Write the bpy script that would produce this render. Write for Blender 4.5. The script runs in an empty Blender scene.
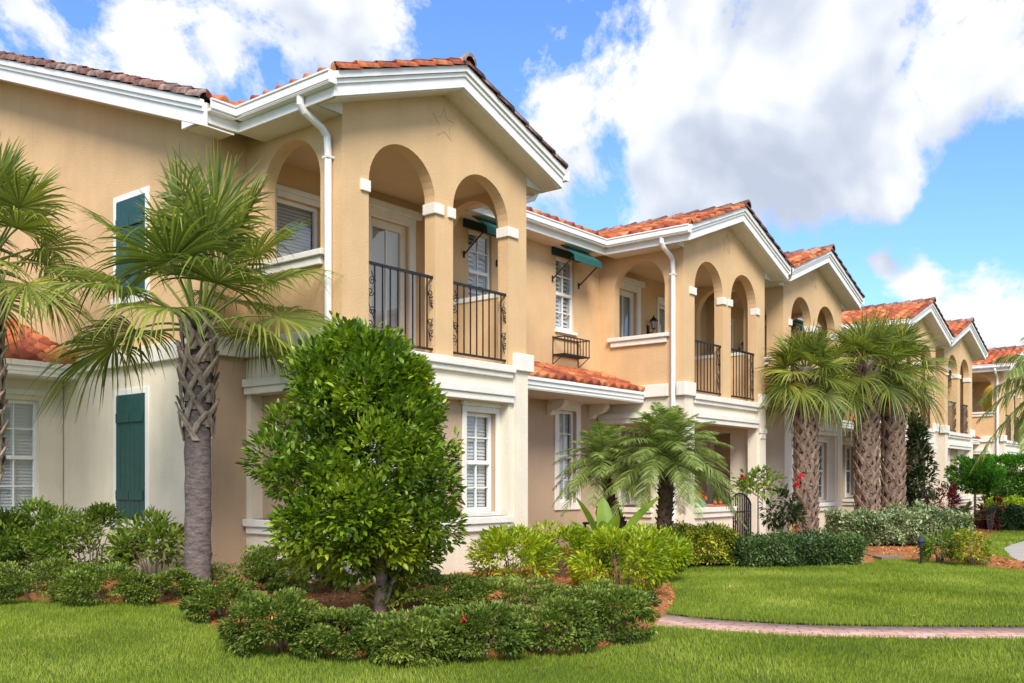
import bpy, bmesh, math, random
import numpy as np
from mathutils import Vector, Matrix
from mathutils.geometry import tessellate_polygon
R = math.radians
random.seed(7)
rng = np.random.default_rng(7)
sc = bpy.context.scene
col = sc.collection
GZ = 0.1          # lawn level (the houses stand on 0)
CAM = Vector((0.0, -9.3, 1.5))
FW = Vector((.778, .628, 0)); RT = Vector((.628, -.778, 0))
F = 963.0

def P(px, py, z=GZ):
    """a spot on level ground seen at that place in the photograph"""
    f = (CAM.z - z) * F / (py - 483.0)
    r = (px - 512.0) / F * f
    v = CAM + FW * f + RT * r
    return Vector((v.x, v.y, z))
def PD(px, f, z=GZ):
    v = CAM + FW * f + RT * ((px - 512.0) / F * f)
    return Vector((v.x, v.y, z))

# ---------------------------------------------------------------- materials
def newmat(name):
    m = bpy.data.materials.new(name); m.use_nodes = True
    nt = m.node_tree; nt.nodes.clear()
    out = nt.nodes.new('ShaderNodeOutputMaterial')
    return m, nt, out
def N(nt, t, **kw):
    n = nt.nodes.new(t)
    for k, v in kw.items():
        if k.startswith('i_'):
            key = k[2:]
            n.inputs[int(key) if key.isdigit() else key.replace('_', ' ')].default_value = v
        else: setattr(n, k, v)
    return n
def L(nt, a, b): nt.links.new(a, b)
def ramp(nt, fac, stops):
    r = nt.nodes.new('ShaderNodeValToRGB')
    e = r.color_ramp.elements
    while len(e) < len(stops): e.new(.5)
    for i, (p, c) in enumerate(stops):
        e[i].position = p; e[i].color = (*c, 1)
    L(nt, fac, r.inputs[0]); return r
def c4(c): return (c[0], c[1], c[2], 1)

def mat_plain(name, c, rough=.6, var=.08, vscale=3., bump=0., bscale=60., metal=0., spec=.5, streak=0.):
    m, nt, out = newmat(name)
    b = N(nt, 'ShaderNodeBsdfPrincipled'); b.inputs['Roughness'].default_value = rough
    b.inputs['Metallic'].default_value = metal; b.inputs['Specular IOR Level'].default_value = spec
    tc = N(nt, 'ShaderNodeTexCoord')
    n1 = N(nt, 'ShaderNodeTexNoise', i_Scale=vscale, i_Detail=6., i_Roughness=.6)
    L(nt, tc.outputs['Object'], n1.inputs['Vector'])
    lo = [x * (1 - var) for x in c]; hi = [min(1, x * (1 + var)) for x in c]
    rp = ramp(nt, n1.outputs[0], [(.3, lo), (.7, hi)])
    colr = rp.outputs[0]
    if streak > 0:
        mp = N(nt, 'ShaderNodeMapping'); mp.inputs['Scale'].default_value = (2.2, 2.2, .18)
        L(nt, tc.outputs['Object'], mp.inputs[0])
        n3 = N(nt, 'ShaderNodeTexNoise', i_Scale=2.4, i_Detail=5., i_Roughness=.65)
        L(nt, mp.outputs[0], n3.inputs['Vector'])
        rr = ramp(nt, n3.outputs[0], [(.42, (1 - streak,) * 3), (.62, (1, 1, 1))])
        mx = N(nt, 'ShaderNodeMix', data_type='RGBA', blend_type='MULTIPLY'); mx.inputs[0].default_value = 1
        L(nt, colr, mx.inputs[6]); L(nt, rr.outputs[0], mx.inputs[7]); colr = mx.outputs[2]
    L(nt, colr, b.inputs['Base Color'])
    if bump > 0:
        n2 = N(nt, 'ShaderNodeTexNoise', i_Scale=bscale, i_Detail=4., i_Roughness=.65)
        L(nt, tc.outputs['Object'], n2.inputs['Vector'])
        bp = N(nt, 'ShaderNodeBump', i_Strength=bump, i_Distance=.02)
        L(nt, n2.outputs[0], bp.inputs['Height']); L(nt, bp.outputs[0], b.inputs['Normal'])
    L(nt, b.outputs[0], out.inputs[0])
    return m

def mat_leaf(name, stops, rough=.45, trans=.3, spec=.4, patch=None, pscale=1.2):
    """leaf colour varies leaf by leaf (random per island) and in soft patches"""
    m, nt, out = newmat(name)
    g = N(nt, 'ShaderNodeNewGeometry'); tc = N(nt, 'ShaderNodeTexCoord')
    n1 = N(nt, 'ShaderNodeTexNoise', i_Scale=pscale, i_Detail=3.)
    L(nt, g.outputs['Position'], n1.inputs['Vector'])
    a = N(nt, 'ShaderNodeMath', operation='MULTIPLY'); a.inputs[1].default_value = .65
    L(nt, g.outputs['Random Per Island'], a.inputs[0])
    b2 = N(nt, 'ShaderNodeMath', operation='MULTIPLY_ADD'); b2.inputs[1].default_value = 1.2; b2.inputs[2].default_value = -.42
    L(nt, n1.outputs[0], b2.inputs[0])
    s = N(nt, 'ShaderNodeMath', operation='ADD', use_clamp=True)
    L(nt, a.outputs[0], s.inputs[0]); L(nt, b2.outputs[0], s.inputs[1])
    rp = ramp(nt, s.outputs[0], stops)
    b = N(nt, 'ShaderNodeBsdfPrincipled'); b.inputs['Roughness'].default_value = rough
    b.inputs['Specular IOR Level'].default_value = spec
    L(nt, rp.outputs[0], b.inputs['Base Color'])
    t = N(nt, 'ShaderNodeBsdfTranslucent')
    mu = N(nt, 'ShaderNodeMix', data_type='RGBA', blend_type='MULTIPLY'); mu.inputs[0].default_value = 1
    mu.inputs[7].default_value = (1.5, 1.6, .7, 1)
    L(nt, rp.outputs[0], mu.inputs[6]); L(nt, mu.outputs[2], t.inputs[0])
    mx = N(nt, 'ShaderNodeMixShader'); mx.inputs[0].default_value = trans
    L(nt, b.outputs[0], mx.inputs[1]); L(nt, t.outputs[0], mx.inputs[2]); L(nt, mx.outputs[0], out.inputs[0])
    return m

def mat_tile(name, dirty=0.):
    m, nt, out = newmat(name)
    uv = N(nt, 'ShaderNodeUVMap'); uv.uv_map = 'uv'
    sp = N(nt, 'ShaderNodeSeparateXYZ'); L(nt, uv.outputs[0], sp.inputs[0])
    fx = N(nt, 'ShaderNodeMath', operation='FLOOR'); fy = N(nt, 'ShaderNodeMath', operation='FLOOR')
    L(nt, sp.outputs[0], fx.inputs[0]); L(nt, sp.outputs[1], fy.inputs[0])
    cb = N(nt, 'ShaderNodeCombineXYZ'); L(nt, fx.outputs[0], cb.inputs[0]); L(nt, fy.outputs[0], cb.inputs[1])
    oi = N(nt, 'ShaderNodeObjectInfo'); L(nt, oi.outputs['Random'], cb.inputs[2])
    wn = N(nt, 'ShaderNodeTexWhiteNoise', noise_dimensions='3D'); L(nt, cb.outputs[0], wn.inputs[0])
    rp = ramp(nt, wn.outputs[0], [(0, (.24, .045, .018)), (.35, (.40, .085, .026)), (.7, (.52, .14, .038)), (1, (.60, .24, .09))] if dirty < .5 else [(0, (.20, .09, .07)), (.4, (.34, .15, .10)), (.7, (.42, .24, .18)), (1, (.48, .34, .28))])
    tc = N(nt, 'ShaderNodeNewGeometry')
    n1 = N(nt, 'ShaderNodeTexNoise', i_Scale=7., i_Detail=6., i_Roughness=.7); L(nt, tc.outputs['Position'], n1.inputs['Vector'])
    r2 = ramp(nt, n1.outputs[0], [(.34 + .12 * dirty, (.55 - .30 * dirty, .50 - .25 * dirty, .48 - .2 * dirty)), (.52 + .14 * dirty, (1, 1, 1))])
    mx = N(nt, 'ShaderNodeMix', data_type='RGBA', blend_type='MULTIPLY'); mx.inputs[0].default_value = 1
    L(nt, rp.outputs[0], mx.inputs[6]); L(nt, r2.outputs[0], mx.inputs[7])
    b = N(nt, 'ShaderNodeBsdfPrincipled'); b.inputs['Roughness'].default_value = .75
    L(nt, mx.outputs[2], b.inputs['Base Color'])
    n2 = N(nt, 'ShaderNodeTexNoise', i_Scale=50., i_Detail=4.); L(nt, tc.outputs['Position'], n2.inputs['Vector'])
    bp = N(nt, 'ShaderNodeBump', i_Strength=.3, i_Distance=.01)
    L(nt, n2.outputs[0], bp.inputs['Height']); L(nt, bp.outputs[0], b.inputs['Normal'])
    L(nt, b.outputs[0], out.inputs[0]); return m

def mat_glass(name):
    m, nt, out = newmat(name)
    fr = N(nt, 'ShaderNodeFresnel'); fr.inputs[0].default_value = 1.6
    a = N(nt, 'ShaderNodeMath', operation='MULTIPLY_ADD', use_clamp=True); a.inputs[1].default_value = 1.3; a.inputs[2].default_value = .08
    L(nt, fr.outputs[0], a.inputs[0])
    ge = N(nt, 'ShaderNodeNewGeometry'); iv = N(nt, 'ShaderNodeMath', operation='SUBTRACT'); iv.inputs[0].default_value = 1; L(nt, ge.outputs['Backfacing'], iv.inputs[1])
    a2 = N(nt, 'ShaderNodeMath', operation='MULTIPLY'); L(nt, a.outputs[0], a2.inputs[0]); L(nt, iv.outputs[0], a2.inputs[1]); a = a2
    t = N(nt, 'ShaderNodeBsdfTransparent'); t.inputs[0].default_value = (.90, .92, .93, 1)
    g = N(nt, 'ShaderNodeBsdfGlossy'); g.inputs['Roughness'].default_value = .03
    mx = N(nt, 'ShaderNodeMixShader'); L(nt, a.outputs[0], mx.inputs[0]); L(nt, t.outputs[0], mx.inputs[1]); L(nt, g.outputs[0], mx.inputs[2])
    L(nt, mx.outputs[0], out.inputs[0]); return m

def mat_lawn(name, soil=False):
    m, nt, out = newmat(name)
    g = N(nt, 'ShaderNodeNewGeometry')
    n1 = N(nt, 'ShaderNodeTexNoise', i_Scale=.9, i_Detail=5.); L(nt, g.outputs['Position'], n1.inputs['Vector'])
    n2 = N(nt, 'ShaderNodeTexNoise', i_Scale=30., i_Detail=4.); L(nt, g.outputs['Position'], n2.inputs['Vector'])
    a = N(nt, 'ShaderNodeMath', operation='MULTIPLY_ADD'); a.inputs[1].default_value = .6
    L(nt, n2.outputs[0], a.inputs[0])
    b_ = N(nt, 'ShaderNodeMath', operation='MULTIPLY'); b_.inputs[1].default_value = .4
    L(nt, n1.outputs[0], b_.inputs[0]); L(nt, b_.outputs[0], a.inputs[2])
    rp = ramp(nt, a.outputs[0], [(.3, (.045, .075, .010)), (.7, (.12, .16, .022))])
    b = N(nt, 'ShaderNodeBsdfPrincipled'); b.inputs['Roughness'].default_value = .9
    b.inputs['Specular IOR Level'].default_value = .1
    L(nt, rp.outputs[0], b.inputs['Base Color']); L(nt, b.outputs[0], out.inputs[0]); return m

def mat_brickpath(name):
    m, nt, out = newmat(name)
    uv = N(nt, 'ShaderNodeUVMap'); uv.uv_map = 'uv'
    br = N(nt, 'ShaderNodeTexBrick'); br.inputs['Scale'].default_value = 1
    br.inputs['Color1'].default_value = (.52, .29, .23, 1); br.inputs['Color2'].default_value = (.64, .42, .35, 1)
    br.inputs['Mortar'].default_value = (.26, .18, .13, 1)
    br.inputs['Mortar Size'].default_value = .007; br.inputs['Brick Width'].default_value = .22; br.inputs['Row Height'].default_value = .11
    L(nt, uv.outputs[0], br.inputs[0])
    n1 = N(nt, 'ShaderNodeTexNoise', i_Scale=6., i_Detail=5.); L(nt, uv.outputs[0], n1.inputs['Vector'])
    r2 = ramp(nt, n1.outputs[0], [(.3, (.75, .72, .7)), (.65, (1.1, 1.05, 1.0))])
    mx = N(nt, 'ShaderNodeMix', data_type='RGBA', blend_type='MULTIPLY'); mx.inputs[0].default_value = 1
    L(nt, br.outputs[0], mx.inputs[6]); L(nt, r2.outputs[0], mx.inputs[7])
    b = N(nt, 'ShaderNodeBsdfPrincipled'); b.inputs['Roughness'].default_value = .85
    L(nt, mx.outputs[2], b.inputs['Base Color'])
    bp = N(nt, 'ShaderNodeBump', i_Strength=.5, i_Distance=.01); bp.invert = True
    L(nt, br.outputs[1], bp.inputs['Height']); L(nt, bp.outputs[0], b.inputs['Normal'])
    L(nt, b.outputs[0], out.inputs[0]); return m

M = dict(
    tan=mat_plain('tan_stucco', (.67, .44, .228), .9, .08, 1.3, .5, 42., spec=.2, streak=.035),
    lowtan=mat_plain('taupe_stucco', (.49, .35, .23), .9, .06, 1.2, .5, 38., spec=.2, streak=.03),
    cream=mat_plain('cream_stucco', (.78, .685, .53), .9, .07, 1.2, .45, 42., spec=.2, streak=.05),
    ceil=mat_plain('porch_ceiling', (.60, .42, .24), .9, .04, spec=.2),
    trim=mat_plain('white_trim', (.83, .80, .74), .5, .03, 3., .08, 40., streak=.05),
    band=mat_plain('cream_trim', (.79, .74, .64), .75, .04, 3., .25, 50., spec=.3, streak=.06),
    soffit=mat_plain('soffit_paint', (.68, .63, .54), .7, .03),
    iron=mat_plain('black_iron', (.008, .0075, .008), .5, .1),
    teal=mat_plain('teal_shutter', (.010, .065, .058), .5, .15, 8., .1, 30.),
    awn=mat_plain('green_canvas', (.008, .085, .072), .8, .12, 5.),
    awnbk=mat_plain('dark_green_canvas', (.008, .035, .035), .8, .1, 5.),
    blind=mat_plain('blind_slats', (.78, .77, .73), .6, .04),
    roomshade=mat_plain('room_shade_panel', (.03, .03, .035), .9, .1),
    yellow=mat_plain('yellow_wall', (.75, .52, .06), .9, .05),
    wooddoor=mat_plain('door_paint', (.72, .64, .50), .5, .03),
    lampglass=mat_plain('frosted_glass', (.45, .42, .36), .2, .05),
    tile=mat_tile('clay_tile', .0), tileaged=mat_tile('aged_clay_tile', .42), tileold=mat_tile('weathered_clay_tile', .8),
    glass=mat_glass('window_glass'),
    lawn=mat_lawn('lawn_ground'),
    path=mat_brickpath('pink_pavers'),
    concrete=mat_plain('pale_concrete', (.42, .38, .32), .85, .1, 2., .3, 60.),
)

# ---------------------------------------------------------------- helpers
def front(y0): return lambda u, v, w: (u, y0 - w, v)
def left(x0):  return lambda u, v, w: (x0 - w, u, v)
def right(x0): return lambda u, v, w: (x0 + w, u, v)
def flat(u, v, w): return (u, v, w)

class MB:
    def __init__(s): s.v = []; s.f = []
    def box(s, u0, u1, v0, v1, w0, w1, T=flat):
        b = len(s.v)
        for w in (w0, w1):
            for (u, v) in ((u0, v0), (u1, v0), (u1, v1), (u0, v1)): s.v.append(T(u, v, w))
        for q in ((3, 2, 1, 0), (4, 5, 6, 7), (0, 1, 5, 4), (1, 2, 6, 5), (2, 3, 7, 6), (3, 0, 4, 7)):
            s.f.append(tuple(b + i for i in q))
        return s
    def prism(s, outer, w0, w1, T=flat, holes=()):
        loops = [list(outer)] + [list(h) for h in holes]
        tris = tessellate_polygon([[Vector((p[0], p[1], 0)) for p in l] for l in loops])
        pts = [p for l in loops for p in l]; n = len(pts); b = len(s.v)
        for w in (w0, w1):
            for p in pts: s.v.append(T(p[0], p[1], w))
        for t in tris:
            s.f.append(tuple(b + i for i in t)); s.f.append(tuple(b + n + i for i in reversed(t)))
        k = 0
        for l in loops:
            m = len(l)
            for i in range(m):
                a, c = k + i, k + (i + 1) % m
                s.f.append((b + a, b + c, b + n + c, b + n + a))
            k += m
        return s
    def tube(s, pts, r, n=8, T=None, cap=True):
        pts = [Vector(T(*p) if T else p) for p in pts]; b = len(s.v); m = len(pts)
        rr = r if hasattr(r, '__len__') else [r] * m
        prev = None
        for i, p in enumerate(pts):
            d = (pts[min(i + 1, m - 1)] - pts[max(i - 1, 0)]).normalized()
            if prev is None:
                a = d.orthogonal().normalized()
            else:
                a = (prev - d * prev.dot(d)); a = a.normalized() if a.length > 1e-6 else d.orthogonal().normalized()
            prev = a; c = d.cross(a)
            for k in range(n):
                t = 2 * math.pi * k / n
                s.v.append(tuple(p + (a * math.cos(t) + c * math.sin(t)) * rr[i]))
        for i in range(m - 1):
            for k in range(n):
                s.f.append((b + i * n + k, b + i * n + (k + 1) % n, b + (i + 1) * n + (k + 1) % n, b + (i + 1) * n + k))
        if cap:
            s.f.append(tuple(b + k for k in reversed(range(n)))); s.f.append(tuple(b + (m - 1) * n + k for k in range(n)))
        return s
    def lathe(s, prof, c, n=16):
        b = len(s.v); m = len(prof)
        for (r, z) in prof:
            for k in range(n):
                t = 2 * math.pi * k / n; s.v.append((c[0] + r * math.cos(t), c[1] + r * math.sin(t), c[2] + z))
        for i in range(m - 1):
            for k in range(n):
                s.f.append((b + i * n + k, b + i * n + (k + 1) % n, b + (i + 1) * n + (k + 1) % n, b + (i + 1) * n + k))
        s.f.append(tuple(b + k for k in reversed(range(n)))); s.f.append(tuple(b + (m - 1) * n + k for k in range(n)))
        return s
    def build(s, name, mat, parent=None, bevel=0., smooth=False, recalc=True, mapx=None):
        me = bpy.data.meshes.new(name)
        vs = s.v if mapx is None else [mapx(v) for v in s.v]
        me.from_pydata(vs, [], s.f); me.materials.append(mat)
        if recalc:
            bm = bmesh.new(); bm.from_mesh(me); bmesh.ops.recalc_face_normals(bm, faces=bm.faces); bm.to_mesh(me); bm.free()
        if smooth: me.polygons.foreach_set('use_smooth', [True] * len(me.polygons))
        o = bpy.data.objects.new(name, me); col.objects.link(o)
        if parent: o.parent = parent
        if bevel:
            md = o.modifiers.new('bevel', 'BEVEL'); md.width = bevel; md.segments = 2; md.limit_method = 'ANGLE'
        return o

def npmesh(name, V, T, mat, parent=None, smooth=False, mats=None, midx=None, uvs=None):
    """fast mesh from numpy vertices and faces (all faces the same size)"""
    V = np.asarray(V, np.float32); T = np.asarray(T, np.int32)
    me = bpy.data.meshes.new(name); k = T.shape[1]
    me.vertices.add(len(V)); me.vertices.foreach_set('co', V.ravel())
    me.loops.add(T.size); me.loops.foreach_set('vertex_index', T.ravel())
    me.polygons.add(len(T)); me.polygons.foreach_set('loop_start', np.arange(0, T.size, k, dtype=np.int32))
    me.polygons.foreach_set('loop_total', np.full(len(T), k, np.int32))
    for m in (mats or [mat]): me.materials.append(m)
    if midx is not None: me.polygons.foreach_set('material_index', np.asarray(midx, np.int32))
    if uvs is not None:
        l = me.uv_layers.new(name='uv'); l.data.foreach_set('uv', np.asarray(uvs, np.float32)[T.ravel()].ravel())
    if smooth: me.polygons.foreach_set('use_smooth', np.ones(len(T), bool))
    me.update(calc_edges=True); me.validate()
    o = bpy.data.objects.new(name, me); col.objects.link(o)
    if parent: o.parent = parent
    return o

def empty(name, loc, label=None, cat=None, group=None, kind=None):
    o = bpy.data.objects.new(name, None); col.objects.link(o); o.location = loc; o.empty_display_size = .2
    return tag(o, label, cat, group, kind)
def tag(o, label=None, cat=None, group=None, kind=None):
    if label: o['label'] = label
    if cat: o['category'] = cat
    if group: o['group'] = group
    if kind: o['kind'] = kind
    return o
def copy_tree(o, parent=None):
    c = o.copy(); col.objects.link(c); c.parent = parent
    for ch in list(o.children): copy_tree(ch, c)
    return c

def tile_sheet(name, O, U, S, ulen, slen, parent, mat, wave=.27, course=.36, amp=.034, seed=0):
    """a slope of S-shaped clay tiles: O = eave corner, U along the eave, S up the slope"""
    O, U, S = Vector(O), Vector(U).normalized(), Vector(S).normalized()
    Nn = U.cross(S); Nn = Nn if Nn.z > 0 else -Nn
    per = 8; nu = max(2, int(round(ulen / wave * per))) + 1; nc = max(1, int(math.ceil(slen / course)))
    us = np.linspace(0, ulen, nu); ph = us / wave
    prof = amp * np.maximum(np.cos(2 * np.pi * ph) * 1.25, -.7)
    rg = np.random.default_rng(seed)
    V = []; Q = []; UV = []
    Oa, Ua, Sa, Na = (np.array(x) for x in (O, U, S, Nn))
    base = 0
    for c in range(nc):
        s0 = c * course; s1 = min(slen, s0 + course + .05)
        jit = rg.normal(0, .005, int(ulen / wave) + 3)[np.floor(ph + .5).astype(int)]
        rows = [(s0 + .01, -.035), (s0, .0), (s0 + .004, .034), (s1, .006)]
        for (sv, h) in rows:
            hh = h + (prof if h > .0 else prof * (.9 if h == 0 else .5)) + (jit if h > 0.02 else 0)
            V.append(Oa + us[:, None] * Ua + (sv + (jit * 1.5)[:, None] * (1 if sv < s1 else 0)) * Sa + np.asarray(hh)[:, None] * Na)
            UV.append(np.stack([ph + .5, np.full(nu, c + .5)], 1))
        for r_ in range(3):
            i = base + r_ * nu + np.arange(nu - 1)
            Q.append(np.stack([i, i + 1, i + 1 + nu, i + nu], 1))
        base += 4 * nu
    return npmesh(name, np.concatenate(V), np.concatenate(Q), mat, parent, smooth=True, uvs=np.concatenate(UV))

def cap_run(name, a, b, parent, mat, r=.11, seg=.38, up=Vector((0, 0, 1))):
    """a run of overlapping half-round cap tiles from a to b"""
    a, b = Vector(a), Vector(b); d = b - a; ln = d.length; d.normalize()
    side = d.cross(up).normalized(); nrm = side.cross(d).normalized()
    n = max(1, int(round(ln / seg))); st = ln / n
    V = []; Q = []; UV = []; k = 9
    for i in range(n):
        base = len(V); j = random.uniform(-.008, .008)
        for (t, rr, h) in ((0, r * .80, .0), (0, r * 1.06, .02), (st + .05, r * .86, -.004)):
            for q in range(k):
                an = math.pi * (q / (k - 1) * 1.1 - .05)
                p = a + d * (i * st + t) + side * (math.cos(an) * rr) + nrm * (math.sin(an) * rr + h + j)
                V.append(tuple(p)); UV.append((i + .5, .5))
        for w in range(2):
            for q in range(k - 1):
                x = base + w * k + q; Q.append((x, x + 1, x + 1 + k, x + k))
    return npmesh(name, V, Q, mat, parent, smooth=True, uvs=UV)

def arch(u0, u1, v0, top, n=20):
    """outline of a round-headed opening"""
    r = (u1 - u0) / 2; c = (u0 + u1) / 2; sp = top - r
    pts = [(u0, v0), (u1, v0)]
    for i in range(n + 1):
        a = math.pi * i / n
        pts.append((c + r * math.cos(a), sp + r * math.sin(a)))
    return pts
def rect(u0, u1, v0, v1): return [(u0, v0), (u1, v0), (u1, v1), (u0, v1)]
# ---------------------------------------------------------------- the houses
ROOFS = .365                       # slope of every roof
EAVE = 6.42
W = 3.77                           # width of a tower bay

def window(H, T, u0, u1, v0, v1, depth=.07, grid=(2, 4), style='blind', frame_w=.055, casing=None, seed=0):
    """sash window in an opening of the wall plane of T; the frame sits depth behind the wall face"""
    fr = MB(); w1 = -depth; w0 = -depth - .06
    fr.box(u0, u0 + frame_w, v0, v1, w0, w1, T).box(u1 - frame_w, u1, v0, v1, w0, w1, T)
    fr.box(u0 + frame_w, u1 - frame_w, v1 - frame_w, v1, w0, w1, T).box(u0 + frame_w, u1 - frame_w, v0, v0 + frame_w * 1.3, w0, w1, T)
    vm = (v0 + v1) / 2
    if style != 'door': fr.box(u0 + frame_w, u1 - frame_w, vm - .03, vm + .03, w0 - .002, w1 + .012, T)
    f = fr.build('window' if style != 'door' else 'door', M['trim'] if style != 'door' else M['wooddoor'], H, bevel=.006)
    mt = MB(); nu, nv = grid
    for i in range(1, nu):
        u = u0 + frame_w + (u1 - u0 - 2 * frame_w) * i / nu; mt.box(u - .009, u + .009, v0 + .05, v1 - .05, w0 + .008, w1 - .012, T)
    for j in range(1, nv):
        v = v0 + (v1 - v0) * j / nv
        if abs(v - vm) > .05 or style == 'door': mt.box(u0 + frame_w, u1 - frame_w, v - .009, v + .009, w0 + .010, w1 - .014, T)
    mt.build('glazing_bar', M['trim'], f)
    g = MB(); g.box(u0 + .02, u1 - .02, v0 + .02, v1 - .02, w0 + .024, w0 + .030, T); g.build('pane', M['glass'], f)
    bl = MB(); n = int((v1 - v0) / .052)
    if style == 'shutter': n = int((v1 - v0) / .085)
    for k in range(n):
        v = v0 + .03 + k * (v1 - v0 - .05) / n
        hgt = .047 if style == 'blind' else .068
        dp = .022 if style == 'blind' else .035; p = [(v, dp), (v + hgt, 0), (v + hgt + .004, 0), (v + .004, dp)]
        b = len(bl.v)
        for u in (u0 + .03, u1 - .03):
            for (vv, ww) in p: bl.v.append(T(u, vv, w0 - .065 + ww))
        for q in ((0, 1, 2, 3), (7, 6, 5, 4), (0, 4, 5, 1), (1, 5, 6, 2), (2, 6, 7, 3), (3, 7, 4, 0)): bl.f.append(tuple(b + i for i in q))
    if style == 'shutter':
        for u in (u0 + .02, (u0 + u1) / 2 - .02, u1 - .06): bl.box(u, u + .04, v0 + .02, v1 - .02, w0 - .068, w0 - .012, T)
    bl.build('window_blind', M['blind'], f)
    d = MB(); d.box(u0 - .02, u1 + .02, v0 - .02, v1 + .02, w0 - .42, w0 - .40, T); d.build('room_shade_panel', M['roomshade'], f)  # panel behind the blinds, coloured dark to stand in for the unlit room
    if casing:
        cs = MB(); c = casing
        cs.box(u0 - c, u0, v0 - c, v1 + c, .002, .035, T).box(u1, u1 + c, v0 - c, v1 + c, .002, .035, T)
        cs.box(u0, u1, v1, v1 + c, .002, .034, T).box(u0, u1, v0 - c, v0, .002, .034, T)
        cs.box(u0 - c - .03, u1 + c + .03, v1 + c, v1 + c + .07, .002, .07, T)
        cs.build('casing', M['band'], f, bevel=.008)
    return f

def scroll(cx, cy, r, turns, dirn, n=22):
    pts = []
    for i in range(n):
        t = i / (n - 1); a = dirn * (t * turns * 2 * math.pi); rr = r * (1 - .8 * t)
        pts.append((cx + rr * math.cos(a), cy + rr * math.sin(a)))
    return pts
def railing(H, u0, u1, T, v0=3.36, v1=4.40):
    rl = MB()
    rl.box(u0 - .02, u1 + .05, v1 - .035, v1, -.022, .022, T).box(u0, u1 + .05, v0, v0 + .03, -.018, .018, T)
    rl.box(u1 + .02, u1 + .055, v1 - .05, v1 + .012, -.03, .03, T).box(u1 + .02, u1 + .055, v0 - .01, v0 + .045, -.03, .03, T)
    n = 9
    for i in range(n + 1):
        u = u0 + .02 + (u1 - u0 - .04) * i / n
        rl.box(u - .008, u + .008, v0 + .03, v1 - .035, -.008, .008, T)
    r = rl.build('railing', M['iron'], H)
    for (a, b) in ((u0 + .02, u0 + .16), (u1 - .16, u1 - .02)):
        c = (a + b) / 2; s = MB(); h = v1 - v0
        k = 1 if a < (u0 + u1) / 2 else -1
        for (cy, dr) in ((v0 + h * .76, k), (v0 + h * .62, -k), (v0 + h * .38, k), (v0 + h * .22, -k)):
            s.tube([(p[0], p[1], .012) for p in scroll(c + .015 * dr, cy, .062, 1.5, dr)], .007, 5, T)
        s.tube([(c + .05 * math.sin(i / 20 * math.pi * 3) * k, v0 + h * (.12 + .76 * i / 20), .012) for i in range(21)], .007, 5, T)
        s.build('scrollwork', M['iron'], r)
    return r

def awning(H, uc, T, vtop=6.12, half=.47):
    a = MB(); a.box(uc - half, uc + half, vtop - .30, vtop, .01, .05, T)
    root = a.build('awning', M['awnbk'], H)
    f = MB(); v0, v1, w1 = vtop - .02, vtop - .40, .56
    b = len(f.v)
    for (v, w) in ((v0, .05), (v1 + .03, w1), (v1 - .10, w1 + .015), (v1 - .10, w1), (v1 + .018, w1 - .012), (v0 - .02, .05)):
        for u in (uc - half, uc + half): f.v.append(T(u, v, w))
    for i in range(6): j = (i + 1) % 6; f.f.append((b + 2 * i, b + 2 * i + 1, b + 2 * j + 1, b + 2 * j))
    f.f.append(tuple(b + 2 * i for i in range(6))); f.f.append(tuple(b + 2 * i + 1 for i in reversed(range(6))))
    f.build('canvas', M['awn'], root)
    for u in (uc - half + .02, uc + half - .02):
        s = MB(); s.tube([(u, v1, w1 - .02), (u, vtop - .78, .02)], .014, 6, T)
        s.tube([(u, vtop - .84, .015), (u, vtop - .72, .015)], .018, 6, T); s.build('strut', M['iron'], root)

def chev(u0, uc, u1, top, lo, dep, ext0=0, ext1=0):
    """a band following the gable slope: dep below the roof plane"""
    s = ROOFS
    z = lambda u: EAVE + s * ((u - u0) if u <= uc else (u1 - u))
    return [(u0, z(u0) + top), (uc, z(uc) + top), (u1, z(u1) + top), (u1, z(u1) + lo), (uc, z(uc) + lo), (u0, z(u0) + lo)]

def lantern(H, u, v, T):
    b = MB(); b.box(u - .04, u + .04, v - .12, v + .08, .002, .03, T)
    b.tube([(u, v - .05, .02), (u, v - .10, .10), (u, v - .05, .16), (u, v + .0, .16)], .012, 6, T)
    root = b.build('lantern', M['iron'], H)
    c = T(u, v, .16)
    g = MB(); g.lathe([(.045, 0), (.075, .16)], c, 6); g.build('lantern_glass', M['lampglass'], root)
    k = MB(); k.lathe([(.05, -.012), (.05, 0)], c, 6); k.lathe([(.10, .16), (.095, .18), (.03, .25), (.012, .27), (.012, .30)], c, 8)
    for i in range(6):
        t = 2 * math.pi * i / 6
        k.tube([(c[0] + .045 * math.cos(t), c[1] + .045 * math.sin(t), c[2]), (c[0] + .076 * math.cos(t), c[1] + .076 * math.sin(t), c[2] + .16)], .006, 4)
    k.build('lantern_cage', M['iron'], root)

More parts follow.
